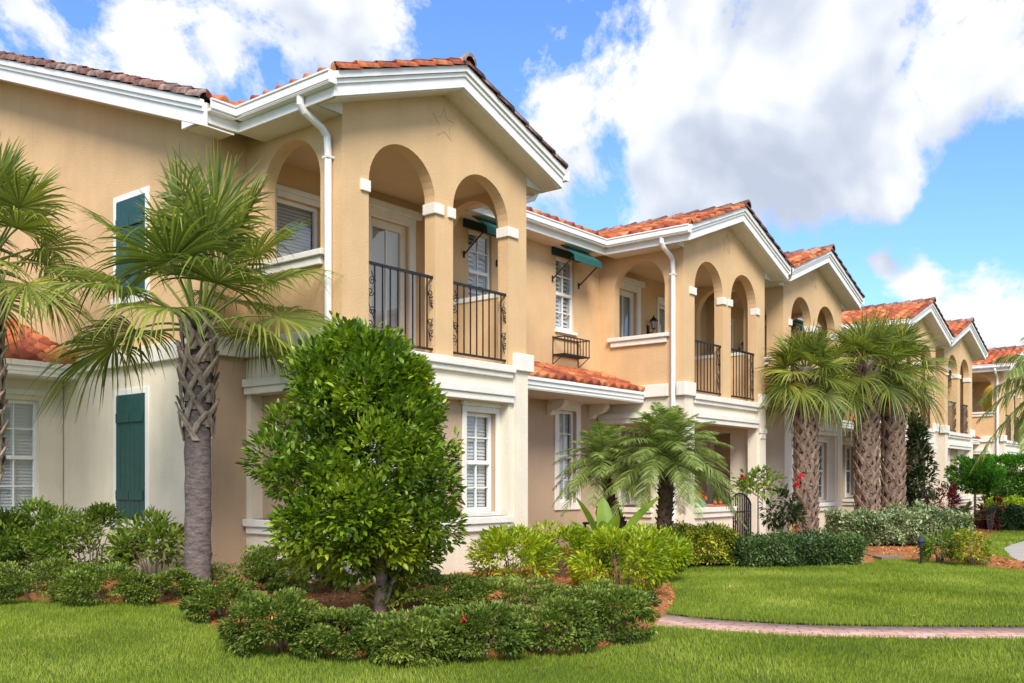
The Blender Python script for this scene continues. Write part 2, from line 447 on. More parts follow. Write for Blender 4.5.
def bay(H, X, flip, enclosed, DS_OUT=False):
    """tower bay; written for the left bay (x 0 to W), mirrored for the right one"""
    if not flip:
        mx = lambda u: X + u
        FR = lambda y0: (lambda u, v, w: (X + u, y0 - w, v))
        OUT = lambda u, v, w: (X - w, u, v)           # outer side (x = 0)
        INN = lambda u, v, w: (X + W + w, u, v)
    else:
        mx = lambda u: X + W - u
        FR = lambda y0: (lambda u, v, w: (X + W - u, y0 - w, v))
        OUT = lambda u, v, w: (X + W + w, u, v)
        INN = lambda u, v, w: (X - w, u, v)
    Tf = FR(0)
    # upper walls with their arches
    w = MB()
    w.prism([(0, 3.2), (W, 3.2), (W, 6.30), (W / 2, 6.99), (0, 6.30)], -.2, 0, Tf, [arch(.45, 1.70, 3.3, 6.05), arch(2.07, 3.32, 3.3, 6.05)])
    w.build('front_wall', M['tan'], H)
    for T in (OUT, INN):
        s = MB(); s.prism(rect(.2, 2.0, 3.2, 6.35), -.2, 0, T, [arch(.42, 1.62, 4.5, 6.05)]); s.build('side_wall', M['tan'], H)
        sl = MB(); sl.box(.30, 1.74, 4.42, 4.50, -.22, .10, T).box(.36, 1.68, 4.31, 4.42, .002, .06, T); sl.build('sill', M['band'], H, bevel=.01)
    # star cut in the gable
    st = MB(); c = (W / 2 - .0, 6.58)
    pts = []
    for i in range(10):
        a = math.pi / 2 + i * math.pi / 5; r = .25 if i % 2 == 0 else .11; pts.append((c[0] + r * math.cos(a), c[1] + r * math.sin(a)))
    inn = [(c[0] + (p[0] - c[0]) * .86, c[1] + (p[1] - c[1]) * .86) for p in pts]
    st.prism(pts, .001, .007, Tf, [inn]); st.build('star_relief', M['tan'], H)
    # porch floor and ceiling
    p = MB(); p.box(.2, W - .2, .2, 2.0, 3.16, 3.3, lambda u, v, w_: (mx(u), v, w_)); p.build('balcony_floor', M['band'], H)
    p = MB(); p.box(.2, W - .2, .2, 2.0, 6.12, 6.2, lambda u, v, w_: (mx(u), v, w_)); p.build('ceiling', M['ceil'], H)
    # imposts
    for (a, b) in ((.30, .46), (1.66, 1.86), (1.95, 2.10), (3.28, 3.54)):
        d = .21 if a in (1.66, 3.28) else .14
        im = MB(); im.box(a, b, 5.27, 5.42, -d, .035, Tf); im.build('impost_block', M['band'], H, bevel=.008)
    for (a, b) in ((.45, 1.70), (2.07, 3.32)): railing(H, a + .0, b + .06, lambda u, v, w_, T=FR(.06): T(u, v, w_))
    # lower bay
    if enclosed:
        lw = MB(); lw.prism(rect(0, W, 0, 3.2), -.2, 0, Tf, [rect(.45, 3.32, 1.0, 2.72)]); lw.build('base_wall', M['cream'], H)
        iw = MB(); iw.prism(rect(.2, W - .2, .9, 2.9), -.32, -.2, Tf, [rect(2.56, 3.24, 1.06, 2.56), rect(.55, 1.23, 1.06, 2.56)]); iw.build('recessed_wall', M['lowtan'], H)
        for a in (.55, 2.56):
            window(H, FR(.2), a, a + .68, 1.06, 2.56, casing=.09)
    else:
        lw = MB(); lw.prism([(0, 0), (2.15, 0), (2.15, .98), (.45, .98), (.45, 2.72), (3.32, 2.72), (3.32, 0), (W, 0), (W, 3.2), (0, 3.2)] if not flip else
                            [(0, 0), (W - 3.32, 0), (W - 3.32, 0), (.45, 0), (.45, 2.72), (3.32, 2.72), (3.32, .98), (W - 2.15, .98), (W - 2.15, 0), (W, 0), (W, 3.2), (0, 3.2)], -.2, 0, Tf)
        lw.build('base_wall', M['cream'], H)
        g0, g1 = (2.19, 3.28) if not flip else (W - 3.28, W - 2.19)
        g = MB()
        for i in range(11):
            u = g0 + (g1 - g0) * i / 10; t = (i / 10 - .5) * 2
            g.box(u - .011, u + .011, .14, 1.0 + .26 * math.sqrt(max(0, 1 - t * t)), -.12, -.098, Tf)
        for v in (.2, .85): g.box(g0, g1, v, v + .03, -.126, -.092, Tf)
        gm = g.build('gate', M['iron'], H)
        s = MB()
        s.tube([(g0 + (g1 - g0) * i / 24, 1.0 + .27 * math.sin(math.pi * i / 24) ** .6, -.11) for i in range(25)], .022, 6, Tf)
        for k in (-1, 1):
            s.tube([(q[0], q[1], -.09) for q in scroll((g0 + g1) / 2 + k * .3, .62, .12, 1.6, k)], .010, 5, Tf)
            s.tube([(q[0], q[1], -.09) for q in scroll((g0 + g1) / 2 + k * .3, .38, .12, 1.6, -k)], .010, 5, Tf)
        s.build('scrollwork', M['iron'], gm)
    for T in (OUT, INN):
        s = MB(); s.prism(rect(.2, 2.0, 0, 3.2), -.2, 0, T, [rect(.75, 1.9, 1.0, 2.72)]); s.build('base_wall', M['cream'], H)
        q = MB(); q.box(.68, 1.97, .90, 1.0, -.21, .09, T).box(.70, 1.95, .80, .90, .002, .05, T); q.build('sill', M['band'], H, bevel=.01)
        q = MB(); q.box(.50, 1.97, 2.72, 2.82, -.02, .07, T).box(.50, 1.97, 2.82, 2.93, .002, .10, T); q.build('moulding', M['band'], H, bevel=.01)
        if enclosed:
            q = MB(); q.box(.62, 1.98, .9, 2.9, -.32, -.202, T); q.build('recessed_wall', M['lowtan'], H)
    # sills, mouldings and belt
    q = MB(); a, b = (.38, 3.36) if enclosed else ((.38, 2.17) if not flip else (W - 2.17, 3.36))
    if not enclosed and flip: a, b = (W - 2.17 + .0, 3.36)
    q.box(a, b, .90, 1.0, -.22, .09, Tf).box(a + .02, b - .02, .79, .90, .002, .055, Tf); q.build('sill', M['band'], H, bevel=.01)
    q = MB(); q.box(.42, 3.40, 2.72, 2.82, -.03, .06, Tf).box(.42, 3.40, 2.82, 2.93, .002, .09, Tf); q.build('moulding', M['band'], H, bevel=.01)
    q = MB(); q.box(.40, 3.38, 3.10, 3.18, .002, .06, Tf).box(.38, 3.40, 3.18, 3.29, -.2, .10, Tf); q.build('moulding', M['band'], H, bevel=.01)
    for k, T in ((0, OUT), (1, INN)):
        a, b = (-.09, .36) if k == 0 else (3.41, W + .09)
        q = MB(); q.box(a, b, 3.23, 3.50, .002, .09, Tf); q.box(.0, .12, 3.23, 3.50, .002, .09, T).box(.32, 2.0, 3.23, 3.48, .002, .08, T)
        q.build('belt', M['band'], H, bevel=.012)
        a, b = (-.0, .34) if k == 0 else (3.43, W)
        q = MB(); q.box(a, b, .1, 3.23, .002, .03, Tf); q.build('pilaster', M['cream'], H)
        q = MB(); 
        if not enclosed or True: pass
        q = MB()
        if enclosed: continue
        q.box(a - .02, b + .02, 2.62, 2.72, .03, .06, Tf).box(a + .03, b - .03, 2.50, 2.62, .03, .05, Tf); q.build('capital', M['band'], H, bevel=.008)
    # gable roof
    o0, oc, o1 = -.45, W / 2, W + .45
    n = MB(); n.prism(chev(o0, oc, o1, -.02, -.27, 0), .335, .375, Tf)
    n.prism(chev(o0 - .03, oc, o1 + .03, .012, -.075, 0), .375, .43, Tf).prism(chev(o0 - .015, oc, o1 + .015, -.075, -.13, 0), .375, .40, Tf)
    n.build('rake_board', M['trim'], H)
    sf = MB(); sf.prism(chev(o0 + .05, oc, o1 - .05, -.25, -.27, 0), .0, .335, Tf); sf.build('soffit', M['soffit'], H)
    for k, T in ((0, OUT), (1, INN)):
        sf = MB(); sf.box(-.0, 1.58, 6.15, 6.17, .002, .42, T); sf.prism([(.002, 6.15), (.42, 6.15), (.002, 6.32)], -.01, .012, lambda u, v, w_, T=T: T(w_, v, u)); sf.build('soffit', M['soffit'], H)
        fb = MB(); fb.box(-.335, 1.60, 6.15, 6.40, .42, .45, T); fb.build('fascia', M['trim'], H)
        gt = MB(); gt.box(-.42, 1.52, 6.27, 6.30, .45, .55, T).box(-.42, 1.52, 6.30, 6.40, .55, .575, T).box(-.42, 1.52, 6.40, 6.43, .54, .59, T)
        gt.box(-.425, -.40, 6.27, 6.425, .45, .57, T)
        gt.build('gutter', M['trim'], H, bevel=.008)
        if not (k == 1 or DS_OUT): continue
        ds = MB()
        ds.tube([(.2, 6.28, .50), (.2, 6.18, .50), (.2, 6.10, .44), (.2, 5.98, .16), (.2, 5.90, .075), (.2, 5.7, .06), (.2, .2, .06)], .048, 10, T)
        for v in (5.62, 1.0): ds.box(.145, .255, v, v + .03, .0, .112, T)
        ds.build('downspout', M['trim'], H, smooth=False)
    sl = math.hypot(1, ROOFS); hw = W / 2 + .45
    for k in (0, 1):
        ox = mx(o0) if k == 0 else mx(o1)
        dx = (mx(oc) - ox) / hw
        tile_sheet('roof', (ox - dx * .04, -.44, EAVE + .035), (0, 1, 0), (dx, 0, ROOFS), 4.6, hw * sl + .02, H, M['tile'], seed=k + int(X))
        cap_run('rake_cap', (ox, -.40, EAVE + .03), (mx(oc), -.40, EAVE + ROOFS * hw + .03), H, M['tileold' if ox > mx(oc) else 'tileaged'], r=.075)
    cap_run('ridge_cap', (mx(oc), -.50, EAVE + ROOFS * hw + .02), (mx(oc), 4.2, EAVE + ROOFS * hw + .02), H, M['tileold'], r=.12)
    # back of the porch: door and window
    T2 = FR(2.0)
    d = window(H, T2, 2.30, 3.16, 3.32, 5.72, depth=.05, grid=(2, 1), style='door', frame_w=.12)
    q = MB(); q.box(2.16, 2.30, 3.32, 5.86, .002, .05, T2).box(3.16, 3.30, 3.32, 5.86, .002, .05, T2).box(2.30, 3.16, 5.72, 5.86, .002, .049, T2).box(2.06, 3.40, 5.86, 5.98, .002, .10, T2)
    q.build('door_casing', M['band'], H, bevel=.008)
    window(H, T2, .50, 1.32, 4.0, 5.62, casing=.08, style='blind', grid=(1, 1))
    lantern(H, 1.80, 4.98, T2)

def house(first):
    H = empty('townhouse', (8.11, 0, 0))
    # main front wall (plane y = 2), upper then lower
    T = front(2.0)
    holes = []
    def mir(u): return 12.57 - u
    for (a, b, v0, v1) in ((2.30, 3.16, 3.32, 5.72), (.50, 1.32, 4.0, 5.62), (4.66, 5.30, 4.55, 6.0)):
        holes.append(rect(a, b, v0, v1)); holes.append(rect(mir(b), mir(a), v0, v1))
    x0 = -.55; x1 = 13.07
    w = MB(); w.prism(rect(x0, x1, 3.26, 6.45), -.2, 0, T, holes); w.build('main_wall', M['tan'], H)
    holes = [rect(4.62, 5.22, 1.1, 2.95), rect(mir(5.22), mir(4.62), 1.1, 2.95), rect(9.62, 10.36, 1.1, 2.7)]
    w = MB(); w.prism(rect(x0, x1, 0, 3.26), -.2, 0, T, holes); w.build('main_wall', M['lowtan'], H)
    for a_, c_ in ((x0, -.002), (12.572, x1)):
        b = MB(); b.box(a_, c_, 3.23, 3.48, .002, .08, T); b.build('belt', M['band'], H, bevel=.01)
    for a, c in ((4.66, 5.30), (mir(5.30), mir(4.66))):
        window(H, T, a, c, 4.55, 6.0, style='shutter', grid=(2, 4), depth=.05)
        q = MB(); q.box(a - .04, c + .04, 4.49, 4.548, .002, .05, T); q.build('sill', M['trim'], H)
        awning(H, (a + c) / 2, T, 6.30)
    for a, c in ((4.62, 5.22), (mir(5.22), mir(4.62))):
        window(H, T, a, c, 1.1, 2.95, casing=.14, depth=.06)
    window(H, T, 9.62, 10.36, 1.1, 2.7, casing=.08)
    # iron flower rack under the right recess window
    for uc in (mir(4.98),):
        r = MB()
        for v in (4.36, 4.02):
            r.box(uc - .44, uc + .44, v, v + .02, .28, .30, T).box(uc - .44, uc - .42, v, v + .02, .01, .28, T).box(uc + .42, uc + .44, v, v + .02, .01, .28, T)
        r.box(uc - .42, uc + .42, 4.02, 4.04, .01, .03, T).box(uc - .42, uc + .42, 4.36, 4.38, .01, .03, T)
        for i in range(9): r.box(uc - .43 + i * .1055, uc - .415 + i * .1055, 4.04, 4.36, .283, .297, T)
        for i in range(4): r.box(uc - .42, uc + .42, 4.024, 4.036, .06 + i * .055, .075 + i * .055, T)
        for u in (uc - .44, uc + .425):
            r.box(u, u + .015, 3.80, 4.40, .005, .02, T)
            r.tube([(u + .007, 3.84, .015), (u + .007, 4.02, .27)], .009, 5, T)
        r.build('flower_rack', M['iron'], H)
    # small tiled roof across the recess
    sl = math.hypot(1, ROOFS)
    e0, e1 = 3.80, 8.77
    tile_sheet('porch_roof', (e0, .84, 3.375), (1, 0, 0), (0, 1, ROOFS), e1 - e0, 1.14 * sl, H, M['tile'], seed=5)
    f = MB(); f.box(e0, e1, 3.20, 3.345, 1.10, 1.13, T).box(e0, e1, 3.14, 3.20, 1.08, 1.11, T)
    f.box(e0, e1, 3.28, 3.335, 1.131, 1.16, T); f.build('porch_fascia', M['trim'], H)
    f = MB(); f.box(e0, e1, 3.12, 3.139, 0, 1.10, T); f.build('porch_soffit', M['soffit'], H)
    for u in (4.08, 5.52, mir(5.52), mir(4.08)):
        c = MB(); TT = lambda a, b_, c_, u=u: (u - .08 + c_, 2.0 - a, b_)
        c.prism([(0, 2.82), (.08, 2.83), (.13, 2.90), (.26, 2.93), (.36, 2.98), (.42, 3.05), (.42, 3.12), (0, 3.12)], 0, .16, TT)
        c.build('corbel', M['band'], H, bevel=.006)
    # main eave in the recess and at the ends
    for a, c in ((4.20, 8.37), (x0 if not first else -.945, -.44), (13.01, x1)):
        q = MB(); q.box(a, c, 6.15, 6.17, 0, .42, T); q.build('soffit', M['soffit'], H)
        q = MB(); q.box(a, c, 6.15, 6.40, .42, .45, T); q.build('fascia', M['trim'], H)
        q = MB(); q.box(a, c, 6.27, 6.30, .45, .55, T).box(a, c, 6.30, 6.40, .55, .575, T).box(a, c, 6.40, 6.43, .54, .59, T); q.build('gutter', M['trim'], H, bevel=.008)
    # main roof
    xa = -1.0 if first else x0
    tile_sheet('roof', (xa, 1.46, EAVE + .035), (1, 0, 0), (0, 1, ROOFS), x1 - xa, 7.0 * sl, H, M['tile'], seed=9)
    tile_sheet('roof', (xa, 15.5, EAVE - .018), (1, 0, 0), (0, -1, ROOFS), x1 - xa, 7.0 * sl, H, M['tile'], seed=10)
    cap_run('ridge_cap', (xa, 8.5, 8.99), (x1, 8.5, 8.99), H, M['tileold'], r=.12)
    # shell behind
    q = MB(); q.box(x0, x1, 0, 6.3, 14.8, 15.0, lambda u, v, w_: (u, w_, v)); q.build('back_wall', M['tan'], H)
    for xe, T3 in ((x0, left(x0)), (x1, right(x1))):
        inner = not (first and xe == x0)
        if inner:
            q = MB(); q.prism([(2.2, 0), (14.8, 0), (14.8, 6.3), (8.5, 8.6), (2.2, 6.3)], -.15, -.01, T3); q.build('end_wall', M['tan'], H)
        else:
            q = MB(); q.prism([(2.2, 3.26), (14.8, 3.26), (14.8, 6.38), (8.5, 8.68), (2.2, 6.38)], -.2, .0, left(x0)); q.build('end_wall', M['tan'], H)
            q = MB(); q.prism(rect(2.2, 14.8, 0, 3.26), -.2, .0, left(x0)); q.build('end_wall', M['cream'], H)
            TT = left(x0)
            q = MB(); q.box(1.92, 15, 3.23, 3.48, .002, .08, TT); q.build('belt', M['band'], H, bevel=.01)
            # rake of the end gable
            z = lambda y: EAVE + ROOFS * (y - 1.55)
            ch = lambda t, l: [(1.50, z(1.50) + t), (8.5, z(8.5) + t), (15.5, z(1.50) + t), (15.5, z(1.50) + l), (8.5, z(8.5) + l), (1.50, z(1.50) + l)]
            q = MB(); q.prism(ch(-.03, -.33), .40, .45, TT).prism(ch(.0, -.09), .45, .50, TT).prism(ch(-.09, -.15), .45, .475, TT); q.build('rake_board', M['trim'], H)
            q = MB(); q.prism([(1.70, 6.148), (2.02, 6.148), (2.02, z(2.02) - .332), (1.70, z(1.70) - .334)], .40, .445, TT); q.build('rake_return', M['trim'], H)
            q = MB(); q.prism(ch(-.31, -.33), .0, .40, TT); q.build('soffit', M['soffit'], H)
            cap_run('rake_cap', (x0 - .44, 1.50, z(1.50) + .02), (x0 - .44, 8.5, z(8.5) + .02), H, M['tileold'], r=.09, seg=.34)
            # shutters on the end wall
            for (y0, y1, v0, v1) in ((3.54, 4.52, .93, 2.90), (3.54, 4.52, 4.25, 5.80)):
                q = MB(); c = .09
                q.box(y0, y0 + c, v0, v1, .0, .03, TT).box(y1 - c, y1, v0, v1, .0, .03, TT).box(y0 + c, y1 - c, v1 - c, v1, .0, .03, TT).box(y0 - .05, y1 + .05, v0 - .10, v0 + .02, .0, .05, TT)
                fr = q.build('shutter_frame', M['trim'], H, bevel=.006)
                s = MB(); n = 6; ww = (y1 - y0 - 2 * c) / n
                for i in range(n): s.box(y0 + c + i * ww + .004, y0 + c + (i + 1) * ww - .004, v0 + .04, v1 - c - .01, .0, .035, TT)
                s.box(y0 + c + .003, y1 - c - .003, v0 + .035, v1 - c - .005, .0, .028, TT)
                ym = (y0 + y1) / 2
                for vv in (v0 + .32, v1 - .50):
                    s.box(y0 + c + .03, ym - .01, vv, vv + .14, .035, .06, TT).box(ym + .01, y1 - c - .03, vv, vv + .14, .035, .06, TT)
                s.build('shutter', M['teal'], fr, bevel=.003)
    bay(H, 0, False, True, first)
    bay(H, 8.80, True, False)
    return H

h1 = house(True)
tag(h1, 'nearest tan stucco townhouse pair, at left, with teal shutters on its end wall', 'townhouse', 'row of attached townhouses')
h2 = house(False); h2.location = (8.11 + 13.62, 0, 0)
tag(h2, 'middle tan stucco townhouse pair behind the cluster of fan palms', 'townhouse', 'row of attached townhouses')
h3 = copy_tree(h2); h3.location = (8.11 + 2 * 13.62, 0, 0)
tag(h3, 'farthest tan townhouse pair, at the right edge beyond the round clipped tree', 'townhouse', 'row of attached townhouses')
# yellow panel seen through the side arch of the farthest house
yh = empty('yellow_house', (48.98, 0, 0), 'yellow wall of the next house, glimpsed through the farthest side arch', 'house')
q = MB(); q.prism([(0, 0), (12, 0), (12, 6.2), (0, 6.2)], -12, -.1, front(0)); q.build('wall', M['yellow'], yh)
tile_sheet('roof', (-.4, -.5, 6.25), (1, 0, 0), (0, 1, ROOFS), 12.8, 7, yh, M['tile'])
q = MB(); q.box(-.4, 12.4, 6.05, 6.25, .45, .5, front(0)).box(-.4, 12.4, 6.03, 6.05, -.1, .45, front(0)); q.build('fascia', M['trim'], yh)

# one-storey wing at the left edge
g = empty('garage_wing', (7.3, 7, 0), 'one storey cream wing with tiled lean-to roof and tall window at the left edge', 'house wing')
def gx(T): return T
Tg = lambda u, v, w: (u - 7.3, 6.1 - w - 7, v)
wx0, wx1 = 0.2, 7.54
q = MB(); q.prism(rect(wx0, wx1, 0, 3.15), -.2, 0, Tg, [rect(6.45, 7.16, 1.0, 2.80), rect(3.6, 4.3, 1.0, 2.8)]); q.build('wall', M['cream'], g)
q = MB(); q.box(wx0, wx0 + .2, -11, -.2, 0, 3.15, lambda u, w, v: (u - 7.3, 6.1 - w - 7, v)); q.build('wall', M['cream'], g)
window(g, Tg, 6.45, 7.16, 1.0, 2.80); window(g, Tg, 3.6, 4.3, 1.0, 2.80)
for a in (6.45, 3.6):
    q = MB(); q.box(a - .12, a + .85, 2.88, 2.96, .002, .05, Tg); q.build('lintel', M['band'], g)
q = MB(); q.box(wx0 - .4, wx1, 3.20, 3.36, .50, .53, Tg).box(wx0 - .4, wx1, 3.28, 3.36, .53, .56, Tg).box(wx0 - .4, wx1, 3.14, 3.20, .48, .52, Tg); q.build('fascia', M['trim'], g)
q = MB(); q.box(wx0 - .4, wx1, 3.12, 3.139, 0, .5, Tg); q.build('soffit', M['soffit'], g)
tile_sheet('roof', (wx0 - .4 - 7.3, 5.53 - 7, 3.375), (1, 0, 0), (0, 1, ROOFS), wx1 - wx0 + .4, 2.6 * 1.06, g, M['tile'], seed=3)
cap_run('rake_cap', (7.46 - 7.3, 5.55 - 7, 3.40), (7.46 - 7.3, 8.0 - 7, 3.40 + ROOFS * 2.45), g, M['tile'], r=.10)
# ---------------------------------------------------------------- ground, beds, lawn
def inside(poly, X, Y):
    n = len(poly); r = np.zeros(X.shape, bool); j = n - 1
    for i in range(n):
        xi, yi = poly[i]; xj, yj = poly[j]
        c = ((yi > Y) != (yj > Y)) & (X < (xj - xi) * (Y - yi) / ((yj - yi) + 1e-12) + xi)
        r ^= c; j = i
    return r
def edge_dist(poly, X, Y):
    d = np.full(X.shape, 1e9); n = len(poly)
    for i in range(n):
        ax, ay = poly[i]; bx, by = poly[(i + 1) % n]
        ex, ey = bx - ax, by - ay; t = np.clip(((X - ax) * ex + (Y - ay) * ey) / (ex * ex + ey * ey + 1e-12), 0, 1)
        d = np.minimum(d, np.hypot(X - ax - t * ex, Y - ay - t * ey))
    return d
def smooth_poly(pts, n=6):
    """Catmull-Rom through an open run of points"""
    out = []; p = [pts[0]] + list(pts) + [pts[-1]]
    for i in range(1, len(p) - 2):
        for k in range(n):
            t = k / n
            out.append(tuple(.5 * ((2 * p[i][c]) + (-p[i-1][c] + p[i+1][c]) * t + (2*p[i-1][c] - 5*p[i][c] + 4*p[i+1][c] - p[i+2][c]) * t*t + (-p[i-1][c] + 3*p[i][c] - 3*p[i+1][c] + p[i+2][c]) * t**3) for c in (0, 1)))
    out.append(tuple(pts[-1])); return out
g2 = lambda px, py: tuple(P(px, py))[:2]
edge1 = smooth_poly([g2(-160, 596), g2(-60, 597), g2(20, 600), g2(110, 603), g2(175, 606), g2(215, 628), g2(250, 646), g2(310, 655), g2(400, 660), g2(520, 656), g2(600, 648), g2(645, 632), g2(672, 604), g2(674, 590), g2(664, 573), g2(700, 567), g2(760, 565), g2(860, 564), g2(876, 562)])
bed1 = edge1 + [(21.4, -.6), (21.4, 2.4), (0, 8), (-12, 8)]
edge2 = smooth_poly([g2(868, 561), g2(900, 560), g2(950, 563), g2(1000, 569), g2(1060, 574)])
bed2 = edge2 + [g2(1060, 570), g2(1012, 560), g2(985, 556), g2(982, 545), g2(1000, 532), (36, -1.5), (50, -1.5), (50, .4), (21.8, .4)]
path_c = smooth_poly([g2(560, 606), g2(640, 616.5), g2(680, 621.5), g2(740, 626), g2(800, 629.5), g2(900, 631.5), g2(1000, 632), g2(1150, 632), g2(1400, 628)])
def ribbon(pts, half, z, name, mat, thick=.05):
    V = []; Q = []; UV = []; s = 0
    for i, p in enumerate(pts):
        a = pts[max(0, i - 1)]; b = pts[min(len(pts) - 1, i + 1)]
        d = Vector((b[0] - a[0], b[1] - a[1], 0)).normalized(); n = Vector((-d.y, d.x, 0))
        if i: s += math.hypot(p[0] - pts[i-1][0], p[1] - pts[i-1][1])
        for k, (o, zz) in enumerate(((-half, z - thick), (-half, z), (half, z), (half, z - thick))):
            V.append((p[0] + n.x * o, p[1] + n.y * o, zz)); UV.append((s, o))
    for i in range(len(pts) - 1):
        for k in range(3): x = i * 4 + k; Q.append((x, x + 1, x + 5, x + 4))
    return npmesh(name, V, Q, mat, uvs=UV)
q = MB(); q.box(-150, 250, -11.9, 250, GZ - .6, GZ - .03); q.box(-150, 250, -150, -26.6, GZ - .6, GZ - .03)
tag(q.build('ground', M['lawn']), kind='structure')
M['asphalt'] = mat_plain('asphalt', (.055, .055, .058), .9, .15, 2., .4, 80.)
q = MB(); q.box(-150, 250, -24.2, -14.3, GZ - .6, GZ - .15); tag(q.build('unseen_road', M['asphalt']), kind='structure')  # unseen road, with its pavement, added behind the camera for neutral bounce light
q = MB(); q.box(-150, 250, -14.3, -11.9, GZ - .6, GZ).box(-150, 250, -26.6, -24.2, GZ - .6, GZ); tag(q.build('unseen_pavement', M['concrete']), kind='structure')
tag(ribbon(path_c, .36, GZ - .005, 'brick_path', M['path']), kind='structure')
# concrete walk at the right edge and the little far path
def polysheet(name, poly, z, mat, thick=.05):
    q = MB(); q.prism(poly, z - thick, z); return tag(q.build(name, mat), kind='structure')
walk = [g2(1003, 549), g2(1012, 545), g2(1024, 541.5), g2(1060, 535), g2(1200, 530), g2(1200, 562), g2(1060, 568), g2(1024, 564), g2(1012, 558.5)]
polysheet('walkway', walk, GZ + .012, M['concrete'])
farpath = [g2(862, 556.5), g2(882, 561.5), g2(905, 559), g2(885, 555), g2(880, 551), g2(866, 551)]
polysheet('garden_path', farpath, GZ + .07, M['path'])

m, nt_, out_ = newmat('red_mulch')
gg = N(nt_, 'ShaderNodeNewGeometry'); a_ = N(nt_, 'ShaderNodeTexNoise', i_Scale=38., i_Detail=6., i_Roughness=.75, i_Distortion=1.5); L(nt_, gg.outputs['Position'], a_.inputs['Vector'])
rr_ = ramp(nt_, a_.outputs[0], [(.32, (.14, .04, .012)), (.5, (.48, .17, .045)), (.68, (.68, .33, .11))])
b_ = N(nt_, 'ShaderNodeBsdfPrincipled'); b_.inputs['Roughness'].default_value = .9; L(nt_, rr_.outputs[0], b_.inputs['Base Color'])
bp_ = N(nt_, 'ShaderNodeBump', i_Strength=.9, i_Distance=.03); L(nt_, a_.outputs[0], bp_.inputs['Height']); L(nt_, bp_.outputs[0], b_.inputs['Normal']); L(nt_, b_.outputs[0], out_.inputs[0])
M['mulch'] = m
def bedz(X, Y, poly): return GZ + .10 * np.clip(edge_dist(poly, X, Y) / .7, 0, 1) ** .7
def gz(x, y):
    X, Y = np.array([x]), np.array([y])
    for b in (bed1, bed2):
        if inside(b, X, Y)[0]: return float(bedz(X, Y, b)[0])
    return GZ
def make_bed(name, poly, xr, yr, st):
    xs = np.arange(xr[0], xr[1], st); ys = np.arange(yr[0], yr[1], st)
    X, Y = np.meshgrid(xs, ys); ins = inside(poly, X, Y)
    Z = bedz(X, Y, poly) + rng.normal(0, .006, X.shape); Z[~ins] = GZ - .06
    idx = np.arange(X.size).reshape(X.shape)
    q = np.stack([idx[:-1, :-1], idx[:-1, 1:], idx[1:, 1:], idx[1:, :-1]], -1).reshape(-1, 4)
    keep = ins.ravel()[q].any(1); q = q[keep]
    u, inv = np.unique(q, return_inverse=True)
    V = np.stack([X.ravel(), Y.ravel(), Z.ravel()], 1)[u]
    return tag(npmesh(name, V, inv.reshape(-1, 4), M['mulch'], smooth=True), kind='structure')
make_bed('mulch_bed', bed1, (-4, 21.5), (-6.2, 4), .06)
make_bed('mulch_bed', bed2, (17, 42), (-7.5, .5), .09)
# mulch chips, loose on the beds
def chips(n, poly, xr, yr, s):
    X = rng.uniform(*xr, n); Y = rng.uniform(*yr, n); k = inside(poly, X, Y); X, Y = X[k], Y[k]
    n = len(X); Z = bedz(X, Y, poly) + rng.uniform(0, .02, n); a = rng.uniform(0, 6.28, n); l = rng.uniform(.4, 1, n) * s; w_ = l * .22
    dz = rng.normal(0, .3, n) * l
    d = np.stack([np.cos(a) * l, np.sin(a) * l, dz], 1); e = np.stack([-np.sin(a) * w_, np.cos(a) * w_, np.abs(dz) * .2], 1); c = np.stack([X, Y, Z], 1)
    V = np.stack([c - d, c + e, c + d, c - e], 1).reshape(-1, 3)
    return V, np.arange(4 * n).reshape(-1, 4)
mc = mat_leaf('mulch_chip', [(0, (.16, .05, .015)), (.5, (.50, .19, .05)), (1, (.72, .40, .16))], .9, 0, .1)
V, Q = chips(60000, bed1, (3, 16), (-6, 2), .045); tag(npmesh('mulch', V, Q, mc), kind='stuff')
V, Q = chips(30000, bed2, (17, 34), (-7.5, .5), .06); tag(npmesh('mulch', V, Q, mc), kind='stuff')

# grass blades
def lawn(name, poly, n, hgt, wid, exclude=(), mat=None, fmin=0, fmax=1e9):
    P_ = np.array(poly); lo, hi = P_.min(0), P_.max(0)
    X = rng.uniform(lo[0], hi[0], n); Y = rng.uniform(lo[1], hi[1], n); k = inside(poly, X, Y)
    for e in exclude: k &= ~inside(e, X, Y)
    X, Y = X[k], Y[k]; n = len(X)
    # clumps lean and grow together
    def nz(s, o): return np.sin(X * s + o + 1.7 * np.sin(Y * s * .7 + o)) * np.cos(Y * s * 1.13 + o * 2 + 1.3 * np.sin(X * s * .6))
    patch = .5 + .25 * nz(1.3, .3) + .15 * nz(4.1, 2.) + .2 * nz(11., 5.)
    h = hgt * rng.uniform(.5, 1.15, n) * (.75 + .5 * patch)
    a = rng.uniform(0, 6.28, n); la = rng.uniform(0, 6.28, n) * .6 + 3 * nz(.9, 1.); ln = h * rng.uniform(.1, .75, n)
    bx, by = np.cos(a) * wid / 2, np.sin(a) * wid / 2
    c = np.stack([X, Y, np.full(n, GZ - .03)], 1)
    e = np.stack([bx, by, np.zeros(n)], 1); t = np.stack([np.cos(la) * ln, np.sin(la) * ln, h + .03], 1)
    mid = c + t * np.array([.35, .35, .62])
    V = np.stack([c - e, c + e, mid + e * .8, c + t, mid - e * .8], 1).reshape(-1, 3)
    i = np.arange(n)[:, None] * 5
    T = np.concatenate([i + [0, 1, 2], i + [0, 2, 4], i + [4, 2, 3]], 1).reshape(-1, 3)
    return tag(npmesh(name, V, T, mat or M['grass']), kind='stuff')
